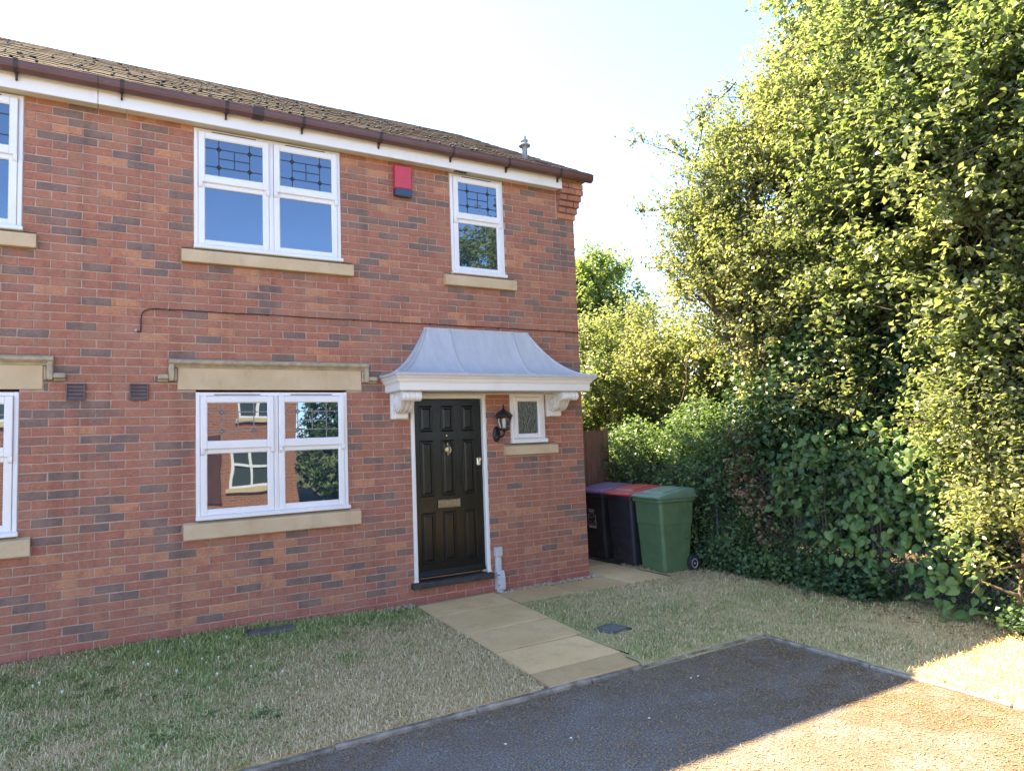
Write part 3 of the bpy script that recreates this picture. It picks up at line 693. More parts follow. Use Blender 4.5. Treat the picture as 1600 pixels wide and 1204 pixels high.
# front door
m = MB(); m.box(-2.275, -2.233, -.012, .10, .232, 2.222, .006); m.box(-1.404, -1.362, -.012, .10, .232, 2.222, .006); m.box(-2.2325, -1.4045, -.011, .10, 2.178, 2.221, .006)
m.box(-2.233, -2.215, .052, .10, .232, 2.178, .003); m.box(-1.422, -1.404, .052, .10, .232, 2.178, .003)
m.box(-2.285, -2.233, -.016, .02, .232, .25, .003); m.box(-1.404, -1.352, -.016, .02, .232, .25, .003)
m.build('door_frame', 'white_paint', house)
MB().box(-2.318, -1.358, -.075, .12, .168, .230, .008).build('doorstep', 'concrete_step', house)
door = MB().box(-2.229, -1.408, .036, .08, .262, 2.172, .002).build('front_door', 'door_black', house)
def dpanel(x0, x1, z0, z1):
    m = MB(); yf = .036
    def loop(i, y): return [(x0 + i, y, z0 + i), (x1 - i, y, z0 + i), (x1 - i, y, z1 - i), (x0 + i, y, z1 - i)]
    seq = [(0, yf + .002), (0.004, yf - .009), (.010, yf - .012), (.016, yf - .009), (.020, yf - .0015), (.030, yf - .0015), (.046, yf - .010)]
    vs = []; fs = []
    for i, y in seq: vs += loop(i, y)
    for r in range(len(seq) - 1):
        for k in range(4): fs.append((r * 4 + k, r * 4 + (k + 1) % 4, r * 4 + 4 + (k + 1) % 4, r * 4 + 4 + k))
    b = (len(seq) - 1) * 4; fs.append((b, b + 1, b + 2, b + 3))
    m.add(vs, fs).build('door_panel', 'door_black', door)
for (a, b) in ((-2.165, -2.003), (-1.912, -1.750), (-1.657, -1.497)):
    dpanel(a, b, 1.815, 2.103); dpanel(a, b, 1.115, 1.724); dpanel(a, b, .400, .946)
MB().prism_x([(.038, .270), (.004, .270), (.000, .278), (.010, .300), (.030, .330), (.038, .332)], -2.215, -1.422).build('weather_bar', 'door_black', door)
m = MB(); m.lathe([(.004, 0), (.010, .004), (.006, .012), (.012, .02), (.005, .03)], (-1.842, .012, 1.660), n=10)
m.lathe([(.012, -.004), (.030, 0), (.034, .012), (.020, .022), (.010, .026)], (-1.842, .012, 1.615), 'y', 14, sy=1.15)
for s in (-1, 1): m.tube([(-1.842 + s * .004, .004, 1.650), (-1.842 + s * .026, -.004, 1.637), (-1.842 + s * .031, -.006, 1.612), (-1.842 + s * .022, -.004, 1.588), (-1.842, .0, 1.576)], .0055, 6)
m.lathe([(.003, -.02), (.008, -.01), (.010, 0), (.004, .012)], (-1.842, .010, 1.568), n=8)
m.build('door_knocker', 'brass', door, True)
m = MB().box(-1.966, -1.706, .022, .040, .985, 1.073, .005).ring(-1.968, -1.704, .983, 1.075, .012, .017, .036, .004)
for k in range(9): m.box(-1.93 + k * .021, -1.917 + k * .021, .018, .024, 1.012 + (k % 2) * .004, 1.046 - (k % 3) * .004, .002)
m.build('letter_plate', 'brass_dull', door)
m = MB().box(-1.478, -1.432, .018, .040, 1.425, 1.512, .008).lathe([(.017, -.02), (.018, .004), (.012, .008)], (-1.455, .014, 1.492), 'y', 12)
m.build('door_lock', 'lock_metal', door)
MB().lathe([(.009, -.003), (.009, .004), (.004, .006)], (-1.842, .034, 1.77), 'y', 10).build('door_viewer', 'lock_metal', door)

# canopy over the door and the little window
canopy_l = lambda t: -2.08 - .54 * t
canopy_r = lambda t: -.775 + .655 * t
prof = lambda t: 2.412 + .532 * (1 - t) ** 2.15
N = 14
cv = MB(); ts = [k / N for k in range(N + 1)]
vs = []
for t_ in ts:
    l, r_, y, z = canopy_l(t_), canopy_r(t_), -.02 - .48 * t_, prof(t_)
    vs += [(l, .0, z), (l, y, z), (r_, y, z), (r_, 0, z)]
fs = []
for k in range(N):
    for q in range(3): fs.append((k * 4 + q, k * 4 + q + 1, k * 4 + 5 + q, k * 4 + 4 + q))
b = N * 4; l, r_ = canopy_l(1), canopy_r(1)
vs += [(l, 0, 2.386), (l, -.5, 2.386), (r_, -.5, 2.386), (r_, 0, 2.386)]
for q in range(3): fs.append((b + q, b + q + 1, b + 5 + q, b + 4 + q))
fs.append((0, 1, 2, 3))
canopy = cv.add(vs, fs).build('canopy', 'canopy_grp', house)
for xs in (-1.803, -.985):
    sm = MB(); sm.tube([(xs, -.02 - .48 * t_, prof(t_) + .002) for t_ in ts[:-1]] + [(xs, -.495, prof(.985))], .0145, 8); sm.build('canopy_seam', 'canopy_grp', canopy, True)
for f_ in (canopy_l, canopy_r):
    sm = MB(); sm.tube([(f_(t_), -.02 - .48 * t_, prof(t_) + .001) for t_ in ts], .013, 8); sm.build('canopy_seam', 'canopy_grp', canopy, True)
fl = MB()
for f_, s in ((canopy_l, 1), (canopy_r, -1)):
    vs = []; fs = []
    for k, t_ in enumerate(ts):
        x, z = f_(t_), prof(t_); vs += [(x - s * .012, .0, z + .012), (x - s * .010, -.030, z + .010), (x + s * .004, -.032, z - .002)]
        if k: fs += [(k * 3 - 3, k * 3 - 2, k * 3 + 1, k * 3), (k * 3 - 2, k * 3 - 1, k * 3 + 2, k * 3 + 1)]
    fl.add(vs, fs)
    for t_ in (.12, .35, .6, .85): fl.lathe([(.007, 0), (.006, .006), (.002, .008)], (f_(t_) - s * .008, -.015, prof(t_) + .009), n=8)
fl.box(-2.10, -.755, -.026, .0, 2.925, 2.962, .005)
for x in (-2.0, -1.62, -1.2, -.86): fl.lathe([(.008, -.008), (.007, 0), (.006, .002)], (x, -.026, 2.942), 'y', 8)
fl.build('canopy_flashing', 'canopy_grp', canopy)
def frustum(m, x0, x1, y, z0, X0, X1, Y, z1):
    vs = [(x0, .0, z0), (x0, y, z0), (x1, y, z0), (x1, 0, z0), (X0, 0, z1), (X0, Y, z1), (X1, Y, z1), (X1, 0, z1)]
    m.add(vs, [(0, 1, 5, 4), (1, 2, 6, 5), (2, 3, 7, 6), (3, 2, 1, 0), (4, 5, 6, 7)])
m = MB()
frustum(m, -2.605, -.135, -.478, 2.372, -2.605, -.135, -.478, 2.388); frustum(m, -2.585, -.158, -.458, 2.352, -2.602, -.139, -.475, 2.3715)
frustum(m, -2.577, -.166, -.448, 2.330, -2.581, -.162, -.454, 2.3515); frustum(m, -2.566, -.178, -.438, 2.318, -2.566, -.178, -.438, 2.3295)
frustum(m, -2.556, -.188, -.428, 2.240, -2.556, -.188, -.428, 2.3175)
m.build('canopy_moulding', 'white_paint', canopy)
MB().box(-2.545, -.20, -.418, -.006, 2.232, 2.2395).build('canopy_soffit', 'soffit_board', canopy)
MB().box(-2.29, -.53, -.022, .004, 2.222, 2.2315, .003).build('canopy_trim', 'white_paint', canopy)
def bracket(x0, x1):
    br_ = MB().box(x0, x1, -.05, .004, 1.958, 2.231, .006)
    br_.box(x0 + .03, x1 - .012, -.072, -.0505, 1.962, 2.03, .008)
    pr = [(-.05, 2.231), (-.37, 2.231), (-.372, 2.205), (-.33, 2.190), (-.285, 2.165), (-.245, 2.125), (-.205, 2.075), (-.165, 2.045), (-.125, 2.032), (-.085, 2.040), (-.05, 2.06)]
    br_.prism_x(pr, x0 + .012, x1 - .012)
    for (a, b) in ((.026, .060), (.085, .115), (.140, .174)):
        p2 = [(y - (.012 if 3 <= i <= 9 else 0), z - (.012 if 2 <= i <= 9 else 0)) for i, (y, z) in enumerate(pr)]
        br_.prism_x([(y, min(z, 2.2295)) for y, z in p2], x0 + a * (x1 - x0) / .2, x0 + b * (x1 - x0) / .2)
    br_.lathe([(.030, x0 - .012), (.052, x0 - .008), (.054, x0 + .018), (.047, x0 + .024), (.053, x0 + .034), (.053, x0 + .06), (.045, x0 + .068), (.052, x0 + .076), (.052, x0 + .122), (.045, x0 + .13),
               (.053, x0 + .138), (.053, x0 + .165), (.047, x0 + .175), (.054, x0 + .182), (.052, x1 + .008), (.030, x1 + .012)], (0, -.355, 2.181), 'x', 18)
    o = br_.build('canopy_bracket', 'white_paint', canopy)
    r = MB()
    for s, xx in ((-1, x0 + .012), (1, x1 - .012)):
        for (ra, rb, th) in ((.068, .082, .014), (.046, .056, .016), (.0, .032, .020)):
            r.lathe([(max(ra, .001), xx - .002 * s), (max(ra, .001) , xx + s * th * .6), ((ra + rb) / 2, xx + s * th), (rb, xx + s * th * .6), (rb, xx - .002 * s)], (0, -.135, 2.135), 'x', 22, sx=.85, sy=1.08)
    r.build('bracket_scroll', 'white_paint', canopy, True)
bracket(-2.505, -2.315); bracket(-.545, -.345)

# eaves: fascia, soffit, gutter, tiles
def eaves(hs, x0, x1, brackets, stop):
    MB().box(x0, x1, -.138, -.118, 4.762, 4.955, .003).build('fascia_board', 'white_paint', hs)
    sf = MB()
    cuts = [x0, *[c for c in (-4.95, -2.33) if x0 < c < x1], x1]
    for a, b in zip(cuts, cuts[1:]): sf.box(a + .0015, b - .0015, -.1175, .03, 4.778, 4.788)
    sfo = sf.build('soffit', 'soffit_board', hs)
    if x0 < -1.6 < x1:
        vm = MB().ring(-1.69, -1.53, -.095, -.045, .012, 0, .008, .001)
        vm = MB(); vm.box(-1.70, -1.53, -.10, -.035, 4.772, 4.7775, .002)
        vo = vm.build('soffit_vent', 'galvanised', sfo)
        vs_ = MB()
        for q in range(4): vs_.box(-1.685 + q * .038, -1.655 + q * .038, -.09, -.045, 4.7705, 4.7715)
        # dark strips on the vent plate, colour standing for the shade in its slots
        vs_.build('soffit_vent_slot_shade', 'vent_dark', sfo)
    ge = x1 if not stop else 0.155
    pts = []; n = 10
    outer = [(-.143, 4.962), (-.145, 4.925), (-.155, 4.898), (-.175, 4.880), (-.200, 4.874), (-.225, 4.880), (-.243, 4.898), (-.250, 4.922), (-.252, 4.950), (-.258, 4.962)]
    inner = [(-.252, 4.966), (-.247, 4.950), (-.244, 4.926), (-.236, 4.903), (-.221, 4.888), (-.200, 4.882), (-.177, 4.888), (-.161, 4.903), (-.151, 4.928), (-.149, 4.964)]
    gt = MB().prism_x(outer + inner, x0, ge)
    if stop: gt.prism_x(outer, ge - .006, ge + .001)
    gto = gt.build('gutter', 'gutter_brown', hs)
    for x in brackets:
        g = MB().prism_x([(y * 1.0 + (-.003 if y < -.2 else .003) * (abs(y + .2) / .05), z - .004) for y, z in outer] + [(-.253, 4.975), (-.141, 4.975)], x - .016, x + .016)
        g.prism_x([(-.141, 4.90), (-.141, 4.83), (-.152, 4.826), (-.16, 4.835), (-.172, 4.868), (-.21, 4.868), (-.19, 4.885)], x - .008, x + .008)
        g.build('gutter_bracket', 'gutter_dark', gto)
    return gto
bx = [-4.99, -4.08, -3.33, -2.44, -1.78, -1.06, -.335]
g1 = eaves(house, SPLIT + .002, -.252, [-4.99, -4.13, -3.42, -2.62, -1.78, -1.06, -.33], True)
# union piece with dead moss hanging from it
MB().prism_x([(-.139, 4.975), (-.141, 4.92), (-.152, 4.892), (-.172, 4.872), (-.200, 4.866), (-.228, 4.872), (-.249, 4.892), (-.257, 4.92), (-.262, 4.975)], -3.90, -3.80).build('gutter_union', 'gutter_dark', g1)
eaves(nhouse, XL, SPLIT - .002, [-5.75, -6.6, -7.5], False)

G = .33; SL = math.hypot(1, SLOPE); CA, SA = 1 / SL, SLOPE / SL; TW = .30
def tile_mesh(lw=TW, thick=.013):
    # interlocking tile with two shallow rolls, lying in its own plane: x across, y up the slope
    n = 12; top = []
    for k in range(n + 1):
        u = k / n; x = (u - .5) * lw * .995
        z = .003 * max(0, math.sin((u * 2 % 1) * PI)) ** 1.5 if k < n else 0
        top.append((x, z))
    vs = []; fs = []
    for yy, dz in ((0, .008), (G + .06, 0)):
        for x, z in top: vs.append((x, yy, z + thick + dz))
    m1 = n + 1
    for x, z in top: vs.append((x, 0, z + dz * 0 - .002))
    for k in range(n):
        fs.append((k, k + 1, m1 + k + 1, m1 + k)); fs.append((2 * m1 + k, 2 * m1 + k + 1, k + 1, k))
    vs += [(top[0][0], G + .06, -.004), (top[-1][0], G + .06, -.004)]; a = 3 * m1
    fs.append((0, m1, a, 2 * m1)); fs.append((n, 2 * m1 + n, a + 1, m1 + n))
    return MB().add(vs, fs).mesh('tile', ['roof_tile'])
TM = tile_mesh()
def roof(hs, x0, x1, vx):
    up = lambda y, off: (y, EAVE_Z + (y - EAVE_Y) * SLOPE + off)
    m = MB(); a, r_, bk = up(-.16, -.03), up(RIDGE_Y, -.03), (YB + .2, up(-.2, -.03)[1])
    m.add([(x0, *a), (x1, *a), (x1, *r_), (x0, *r_), (x1, *bk), (x0, *bk)], [(0, 1, 2, 3), (3, 2, 4, 5)])
    ro = m.build('roof', 'roof_tile', hs)
    rows = int((RIDGE_Y - EAVE_Y) * SL / G) + 1; cnt = int(round((x1 - x0) / TW))
    for r in range(rows):
        for c in range(cnt):
            o = link('tile', TM, ro); d = r * G
            o.location = (x1 - TW * (c + .5), EAVE_Y + d * CA + br.uniform(-.004, .004), EAVE_Z + d * SA - .012)
            o.rotation_euler = (math.atan(SLOPE) + br.uniform(-.006, .006), br.uniform(-.004, .004), br.uniform(-.004, .004))
    rd = MB(); x = x0
    while x < x1 - .05:
        e = min(x + .44, x1)
        rd.tube([(x + .004, RIDGE_Y + .03, up(RIDGE_Y, -.085)[1]), (e - .004, RIDGE_Y + .03, up(RIDGE_Y, -.085)[1])], .10, 12); x = e
    rd.build('ridge_tiles', 'roof_tile', ro)
    return ro
ro = roof(house, SPLIT + .002, .15 + .02, .17); rn = roof(nhouse, XL, SPLIT - .002, 0)
MB().prism_x([(-.17, 4.90), (-.17, 4.955), (RIDGE_Y, roofz(RIDGE_Y) - .05), (RIDGE_Y, roofz(RIDGE_Y) - .2), (0.0, 4.98), (.0, 4.9)], .006, .11).build('verge_board', 'fence_wood', ro)
def moss(parent, x0, x1, n):
    m = MB()
    for q in range(n):
        x = br.uniform(x0, x1); d = br.random() ** 1.3 * 3.6; s_ = br.uniform(.006, .020)
        y, z = EAVE_Y + d * CA, EAVE_Z + d * SA + .02
        m.lathe([(s_ * .9, -s_ * .2), (s_, s_ * .25), (s_ * .6, s_ * .7), (s_ * .1, s_ * .85)], (x, y, z), n=6, sx=br.uniform(.7, 1.6), sy=br.uniform(.7, 1.4))
    m.build('moss', 'moss', parent, kind='stuff')
moss(ro, -5.1, -.9, 260); moss(rn, -7.5, -5.2, 110)
fm = MB().lathe([(.040, -.25), (.040, .20), (.044, .205), (.044, .235), (.088, .24), (.090, .252), (.062, .27), (.042, .275), (.042, .30), (.056, .303), (.054, .32), (.030, .335), (.026, .375), (.012, .38)], (-.50, .30, 5.19), n=18, sx=.85, sy=.85)
fm.build('flue_pipe', 'galvanised', ro, True)
for hs, x0, x1 in ((nhouse, -5.386, -5.247), (house, -4.917, -4.768)):
    v_ = MB().ring(x0, x1, 2.172, 2.320, .013, -.022, .004, .003).build('air_vent', 'vent_brown', hs)
    for k in range(4):
        z = 2.186 + k * .031
        MB().prism_x([(-.004, z + .030), (-.018, z + .004), (-.018, z), (-.014, z), (-.001, z + .026)], x0 + .013, x1 - .013).build('louvre', 'vent_brown', v_)
    MB().box(x0 + .01, x1 - .01, -.003, .003, 2.18, 2.31).build('vent_back', 'vent_dark', v_)

# ------------------------------------------------------------------ things fixed to the front wall
al = thing('alarm_box', 'red burglar alarm box with blue base high on the wall between upper windows', 'alarm', None, (-2.313, 0, 4.385))
MB().box(-.097, .097, -.072, -.001, .082, .338, .008).build('cover', 'alarm_red', al)
MB().prism_x([(-.001, 0.004), (-.062, 0.0), (-.070, .012), (-.072, .080), (-.001, .080)], -.096, .096).build('strobe_base', 'alarm_blue', al)
MB().box(-.06, .06, -.0745, -.0715, .20, .203).build('cover_seam', 'alarm_red', al)
cb = MB(); pts = [(-4.862, -.02, 2.792), (-4.850, -.016, 2.784), (-4.834, -.010, 2.783), (-4.829, -.010, 2.80), (-4.829, -.010, 2.90), (-4.822, -.010, 2.945), (-4.80, -.010, 2.978), (-4.765, -.010, 2.994), (-4.70, -.010, 2.999)]
for k in range(1, 22): pts.append((-4.70 + 4.70 * k / 21, -.010, 2.999 + .003 * math.sin(k * 1.7)))
pts.append((.01, -.008, 3.0)); pts.append((.012, .3, 3.0))
cb.tube(pts, .0048, 6)
cbl = thing('wall_cable', 'thin black cable clipped along the brickwork above the canopy', 'cable', None, (-4.83, 0, 2.79))
o = cb.build('cable', 'cable_black', cbl, True); o.location = (4.83, 0, -2.79)
for k in range(6):
    x = -4.6 + k * .86; o = MB().box(x - .005, x + .005, -.018, .001, 2.990, 3.008, .002).build('cable_clip', 'cable_black', cbl); o.location = (4.83, 0, -2.79)
o = MB().lathe([(.004, -.012), (.010, -.008), (.012, .008), (.006, .014)], (-4.868, -.018, 2.796), n=8).build('cable_end', 'print_white', cbl); o.location = (4.83, 0, -2.79)

lt = thing('wall_lantern', 'black six-sided carriage lantern on the wall between door and small window', 'lantern', None, (-1.20, 0, 1.68))
LX, LY = 0.006, -.125
hexr = lambda r, z, n=6: [(LX + r * math.cos(PI / 6 + 2 * PI * k / n), LY + r * math.sin(PI / 6 + 2 * PI * k / n), z) for k in range(n)]
def hexring(m, prof):
    vs = [p for r, z in prof for p in hexr(r, z)]; fs = []
    for i in range(len(prof) - 1):
        for k in range(6): fs.append((i * 6 + k, i * 6 + (k + 1) % 6, i * 6 + 6 + (k + 1) % 6, i * 6 + 6 + k))
    fs += [tuple(range(5, -1, -1)), tuple((len(prof) - 1) * 6 + k for k in range(6))]; m.add(vs, fs)
m = MB(); hexring(m, [(.080, .276), (.104, .284), (.106, .292), (.096, .298), (.080, .318), (.052, .344), (.026, .360), (.016, .368)])
m.lathe([(.013, .366), (.017, .374), (.010, .384), (.008, .398), (.012, .404), (.004, .416), (.002, .432)], (LX, LY, 0), n=8)
m.build('cap', 'black_metal', lt)
m = MB()
for k in range(6):
    p, q = hexr(.088, .282)[k], hexr(.050, .146)[k]; m.tube([p, q], .0058, 5)
hexring(m, [(.030, .118), (.044, .128), (.056, .140), (.056, .150), (.048, .152)])
m.build('cage', 'black_metal', lt)
gp = MB(); a, b = hexr(.083, .280), hexr(.046, .150); gp.add(a + b, [(k, (k + 1) % 6, 6 + (k + 1) % 6, 6 + k) for k in range(6)]); gp.build('glass_panes', 'lantern_glass', lt)
MB().lathe([(.014, .150), (.018, .156), (.018, .185), (.015, .19), (.022, .20), (.022, .25), (.014, .262), (.004, .266)], (LX, LY, 0), n=12).build('bulb', 'bulb_white', lt, True)
m = MB().tube([(LX, LY, .12), (LX, LY - .005, .095), (LX - .01, LY + .012, .070), (LX - .02, LY + .05, .055), (LX - .028, LY + .09, .060), (LX - .032, -.02, .075)], [.014, .013, .014, .015, .016, .018], 8)
m.build('arm', 'black_metal', lt, True)
m = MB().lathe([(.034, -.022), (.046, -.014), (.048, -.001)], (LX - .036, 0, .085), 'y', 18, sy=1.9)
m.box(LX - .066, LX - .006, -.045, -.001, .02, .075, .012); m.build('back_plate', 'black_metal', lt, True)

cp = thing('meter_pipe', 'pale grey plastic service pipe at the wall foot right of the door', 'pipe', None, (-1.276, 0, -.02))
MB().box(-.044, .042, -.062, -.001, .415, .520, .006).build('cap_box', 'pipe_grey', cp)
MB().box(-.036, .030, -.058, -.001, .25, .414, .010).build('duct', 'pipe_grey', cp)
MB().prism_x([(-.001, .05), (-.080, .05), (-.088, .07), (-.086, .19), (-.060, .26), (-.001, .262)], -.038, .050).build('boot', 'pipe_grey', cp)
MB().lathe([(.036, -.06), (.036, .055)], (.006, -.045, 0), n=14).build('pipe', 'pipe_grey', cp, True)
m = MB()
for z in (.10, .215): m.box(-.040, -.020, -.0895, -.084, z, z + .012, .002)
m.build('pipe_clip', 'vent_brown', cp)

# ------------------------------------------------------------------ wheelie bins
def rr(x0, x1, y0, y1, r, z, k=4):
    out = []
    for cx, cy, a0 in ((x1 - r, y1 - r, 0), (x0 + r, y1 - r, PI / 2), (x0 + r, y0 + r, PI), (x1 - r, y0 + r, 1.5 * PI)):
        for q in range(k): a = a0 + PI / 2 * q / (k - 1); out.append((cx + r * math.cos(a), cy + r * math.sin(a), z))
    return out
def loft(m, rings, close=True):
    n = len(rings[0]); vs = [p for r_ in rings for p in r_]; fs = []
    for i in range(len(rings) - 1):
        for k in range(n): fs.append((i * n + k, i * n + (k + 1) % n, i * n + n + (k + 1) % n, i * n + n + k))
    if close: fs += [tuple(range(n - 1, -1, -1)), tuple((len(rings) - 1) * n + k for k in range(n))]
    return m.add(vs, fs)
def wheelie_bin(label, loc, rz, body, lid, emblem=False):
    # origin at the middle of the front foot; front faces -x, depth runs along +x
    b = thing('wheelie_bin', label, 'wheelie bin', 'wheelie bins beside the house', loc, rz); b.scale = (.80, .95, .96)
    m = MB()
    rings = []
    for z, xf, xb, hw in ((.012, .008, .48, .240), (.03, -.002, .49, .247), (.30, -.020, .525, .257), (.60, -.040, .565, .267), (.62, -.046, .575, .271), (.88, -.060, .605, .279), (.905, -.062, .610, .280)):
        rings.append(rr(xf, xb, -hw, hw, .045, z))
    loft(m, rings)
    for y in (-.281, .281):                                   # side handles moulded under the rim
        for x in (.26, .42): m.box(x - .007, x + .007, min(y, y * .96), max(y, y * .96), .80, .90, .003)
    for z, q in ((.35, .034), (.16, .022)):                    # moulded bands on the front
        m.box(-q - .004, -q + .02, -.20, .20, z, z + .012, .003)
    m.build('body', body, b, False)
    m = MB()
    for q in range(26):                                       # scuffs and dried splashes near the foot
        y, z = random.uniform(-.22, .2), random.random() ** 2 * .5 + .05; m.add([(-.010 - .055 * z - .0015, y, z), (-.010 - .055 * z - .0015, y + random.uniform(.002, .006), z), (-.010 - .055 * (z + .05) - .0015, y + random.uniform(-.004, .004), z + random.uniform(.02, .07))], [(0, 1, 2)])
    m.build('scuffs', 'litter', b, kind='stuff')
    m = MB(); loft(m, [rr(-.085, .63, -.292, .292, .05, .893), rr(-.092, .64, -.300, .300, .05, .900), rr(-.094, .64, -.302, .302, .05, .935), rr(-.088, .635, -.296, .296, .05, .942)])
    m.tube([(.66, -.27, .93), (.70, -.26, .945), (.705, 0, .948), (.70, .26, .945), (.66, .27, .93)], .014, 8)
    m.build('rim', body, b)
    m = MB(); prf = [(-.100, .944), (-.108, .950), (-.106, .968), (-.085, .985), (.0, .998), (.15, 1.020), (.32, 1.042), (.48, 1.056), (.60, 1.058), (.635, 1.040), (.642, .944)]
    rings = []
    for y, q, ins in ((-.306, .35, .02), (-.300, .75, .006), (-.275, 1, 0), (.275, 1, 0), (.300, .75, .006), (.306, .35, .02)):
        rings.append([(x + (ins if x < .2 else -ins), y, .944 + (z - .944) * q) for x, z in prf])
    loft(m, rings)
    p2 = [(x + .05 if x < .1 else x - .05, z) for x, z in ((-.03, .992), (.15, 1.024), (.32, 1.047), (.48, 1.062), (.60, 1.064))]
    vs = [(x, y, z - .012) for y in (-.21, .21) for x, z in p2] + [(x, y * .96, z) for y in (-.21, .21) for x, z in p2]; n = 5
    fs = [(10 + k, 11 + k, 16 + k, 15 + k) for k in range(4)] + [(k, k + 1, 11 + k, 10 + k) for k in range(4)] + [(5 + k, 6 + k, 16 + k, 15 + k) for k in range(4)] + [(0, 10, 15, 5), (4, 14, 19, 9)]
    m.add(vs, fs)
    m.box(-.125, -.095, -.13, .13, .950, .966, .006)
    m.build('lid', lid, b)
    m = MB().tube([(.50, -.31, .10), (.50, .31, .10)], .012, 8); m.box(.40, .56, -.2, .2, .07, .16, .02); m.build('axle', 'rubber', b)
    for s in (-1, 1):
        w_ = MB().lathe([(.060, s * .255), (.098, s * .258), (.105, s * .268), (.105, s * .302), (.098, s * .312), (.066, s * .313)], (.515, 0, .105), 'y', 22).build('wheel', 'rubber', b, True)
        MB().lathe([(.064, s * .300), (.064, s * .317), (.050, s * .318), (.040, s * .310), (.016, s * .311), (.012, s * .322), (.004, s * .323)], (.515, 0, .105), 'y', 18).build('wheel_hub', 'galvanised', w_)
    if emblem:
        e = MB(); sl = lambda z: -.008 - .062 * (z - .16) / .74 - .006
        def mk(y0, y1, z0, z1): e.add([(sl(z0), y0, z0), (sl(z0), y1, z0), (sl(z1), y1, z1), (sl(z1), y0, z1)], [(0, 1, 2, 3)])
        mk(-.085, .065, .700, .712); mk(-.075, .050, .672, .690); mk(-.07, .04, .655, .662)
        mk(-.10, -.085, .47, .64); mk(.065, .075, .47, .64); mk(-.10, .075, .44, .475)
        for q in range(16):
            y, z = random.uniform(-.08, .05), random.uniform(.48, .63); mk(y, y + random.uniform(.008, .03), z, z + random.uniform(.006, .022))
        e.build('printed_panel', 'print_white', b)
    return b
wheelie_bin('green wheelie bin with green lid, nearest of the three by the side path', (.765, -.290, .0), -.07, 'bin_green', 'bin_green_lid')
wheelie_bin('black wheelie bin with bright red lid between the green and purple-lidded bins', (.795, .310, .0), -.03, 'bin_black', 'bin_red_lid')
wheelie_bin('black wheelie bin with purple lid and worn white print, against the house corner', (.815, .950, .0), .03, 'bin_black', 'bin_purple_lid', True)

# close-boarded fence behind the bins
fn = thing('wooden_fence', 'brown weathered vertical board fence panel behind the wheelie bins', 'fence', None, (0, 1.66, 0))
x = 0.03
while x < 1.58:
    wd = .098; h = 1.775 + random.uniform(-.008, .008)
    b_ = MB().box(x, x + wd, -.02 - random.uniform(0, .006), -.002, .03, h, .004).build('board', 'fence_wood', fn); x += .101
for z in (.30, 1.0, 1.55): MB().box(.02, 1.62, .0, .05, z, z + .08, .004).build('rail', 'fence_wood', fn)
MB().box(1.59, 1.68, -.03, .06, 0, 1.82, .006).build('post', 'fence_wood', fn)

# chain-link fence smothered by the hedge
cl = thing('chain_link_fence', 'dark wire mesh fence glimpsed through gaps low in the hedge', 'fence', None, (1.52, -1.6, 0))
m = MB(); y0, y1, H = -3.2, 3.0, 1.25; st = .075
k = y0 - H
while k < y1:
    for s in (1, -1):
        a = max(y0, k); b = min(y1, k + H)
        za, zb = (a - k, b - k) if s > 0 else (H - (a - k), H - (b - k))
        if b - a > .02: m.tube([(random.uniform(-.004, .004) + .003 * s, a, za + .02), (.003 * s, b, zb + .02)], .0026, 3, cap=False)
    k += st
m.build('wire_mesh', 'wire', cl, kind='stuff')
for y in (-3.15, -1.1, .95, 2.95): MB().tube([(.03, y, -.1), (.03, y, 1.35)], .022, 8).build('post', 'wire', cl)
for z in (.04, .64, 1.25): MB().tube([(.008, -3.2, z), (.008, 3.0, z)], .003, 4).build('line_wire', 'wire', cl)

# ------------------------------------------------------------------ vegetation
def unit(a): return a / np.maximum(np.linalg.norm(a, axis=1, keepdims=True), 1e-9)
def leaf_quads(P_, n, size, asp=0.62, fold=.16, down=0.0):
    N = len(P_); r = RNG.normal(size=(N, 3)); r[:, 2] -= down
    t_ = unit(r - n * (r * n).sum(1, keepdims=True)); b = np.cross(n, t_); s = size[:, None]
    base = P_ - t_ * s * .5; tip = P_ + t_ * s * .5; mid = P_ - t_ * s * .06
    L = mid + b * s * asp * .5 + n * s * fold; R_ = mid - b * s * asp * .5 + n * s * fold
    return np.stack([base, L, tip, R_], 1).reshape(-1, 3), np.arange(4 * N).reshape(-1, 4)
def blob_twigs(blobs, dens, per, gap, noise_sc, seed, shell=.5, zmin=.0):
    C_, O_, D_ = [], [], []
    rng = np.random.default_rng(seed)
    for (x, y, z, r) in blobs:
        n = int(dens * r * r / per * 1.6)
        d = unit(rng.normal(size=(n, 3))); rad = r * (shell + (1 - shell) * rng.random(n) ** .6) * (1 + .35 * (vnoise(d * 1.0 + np.array([x, y, z]) * 3, 2.2) - .5))
        p = np.array([x, y, z]) + d * rad[:, None]
        k = vnoise(p, noise_sc, seed) > gap
        C_.append(p[k]); O_.append(d[k])
    C_ = np.concatenate(C_); O_ = np.concatenate(O_); k = C_[:, 2] > zmin
    return C_[k], O_[k]
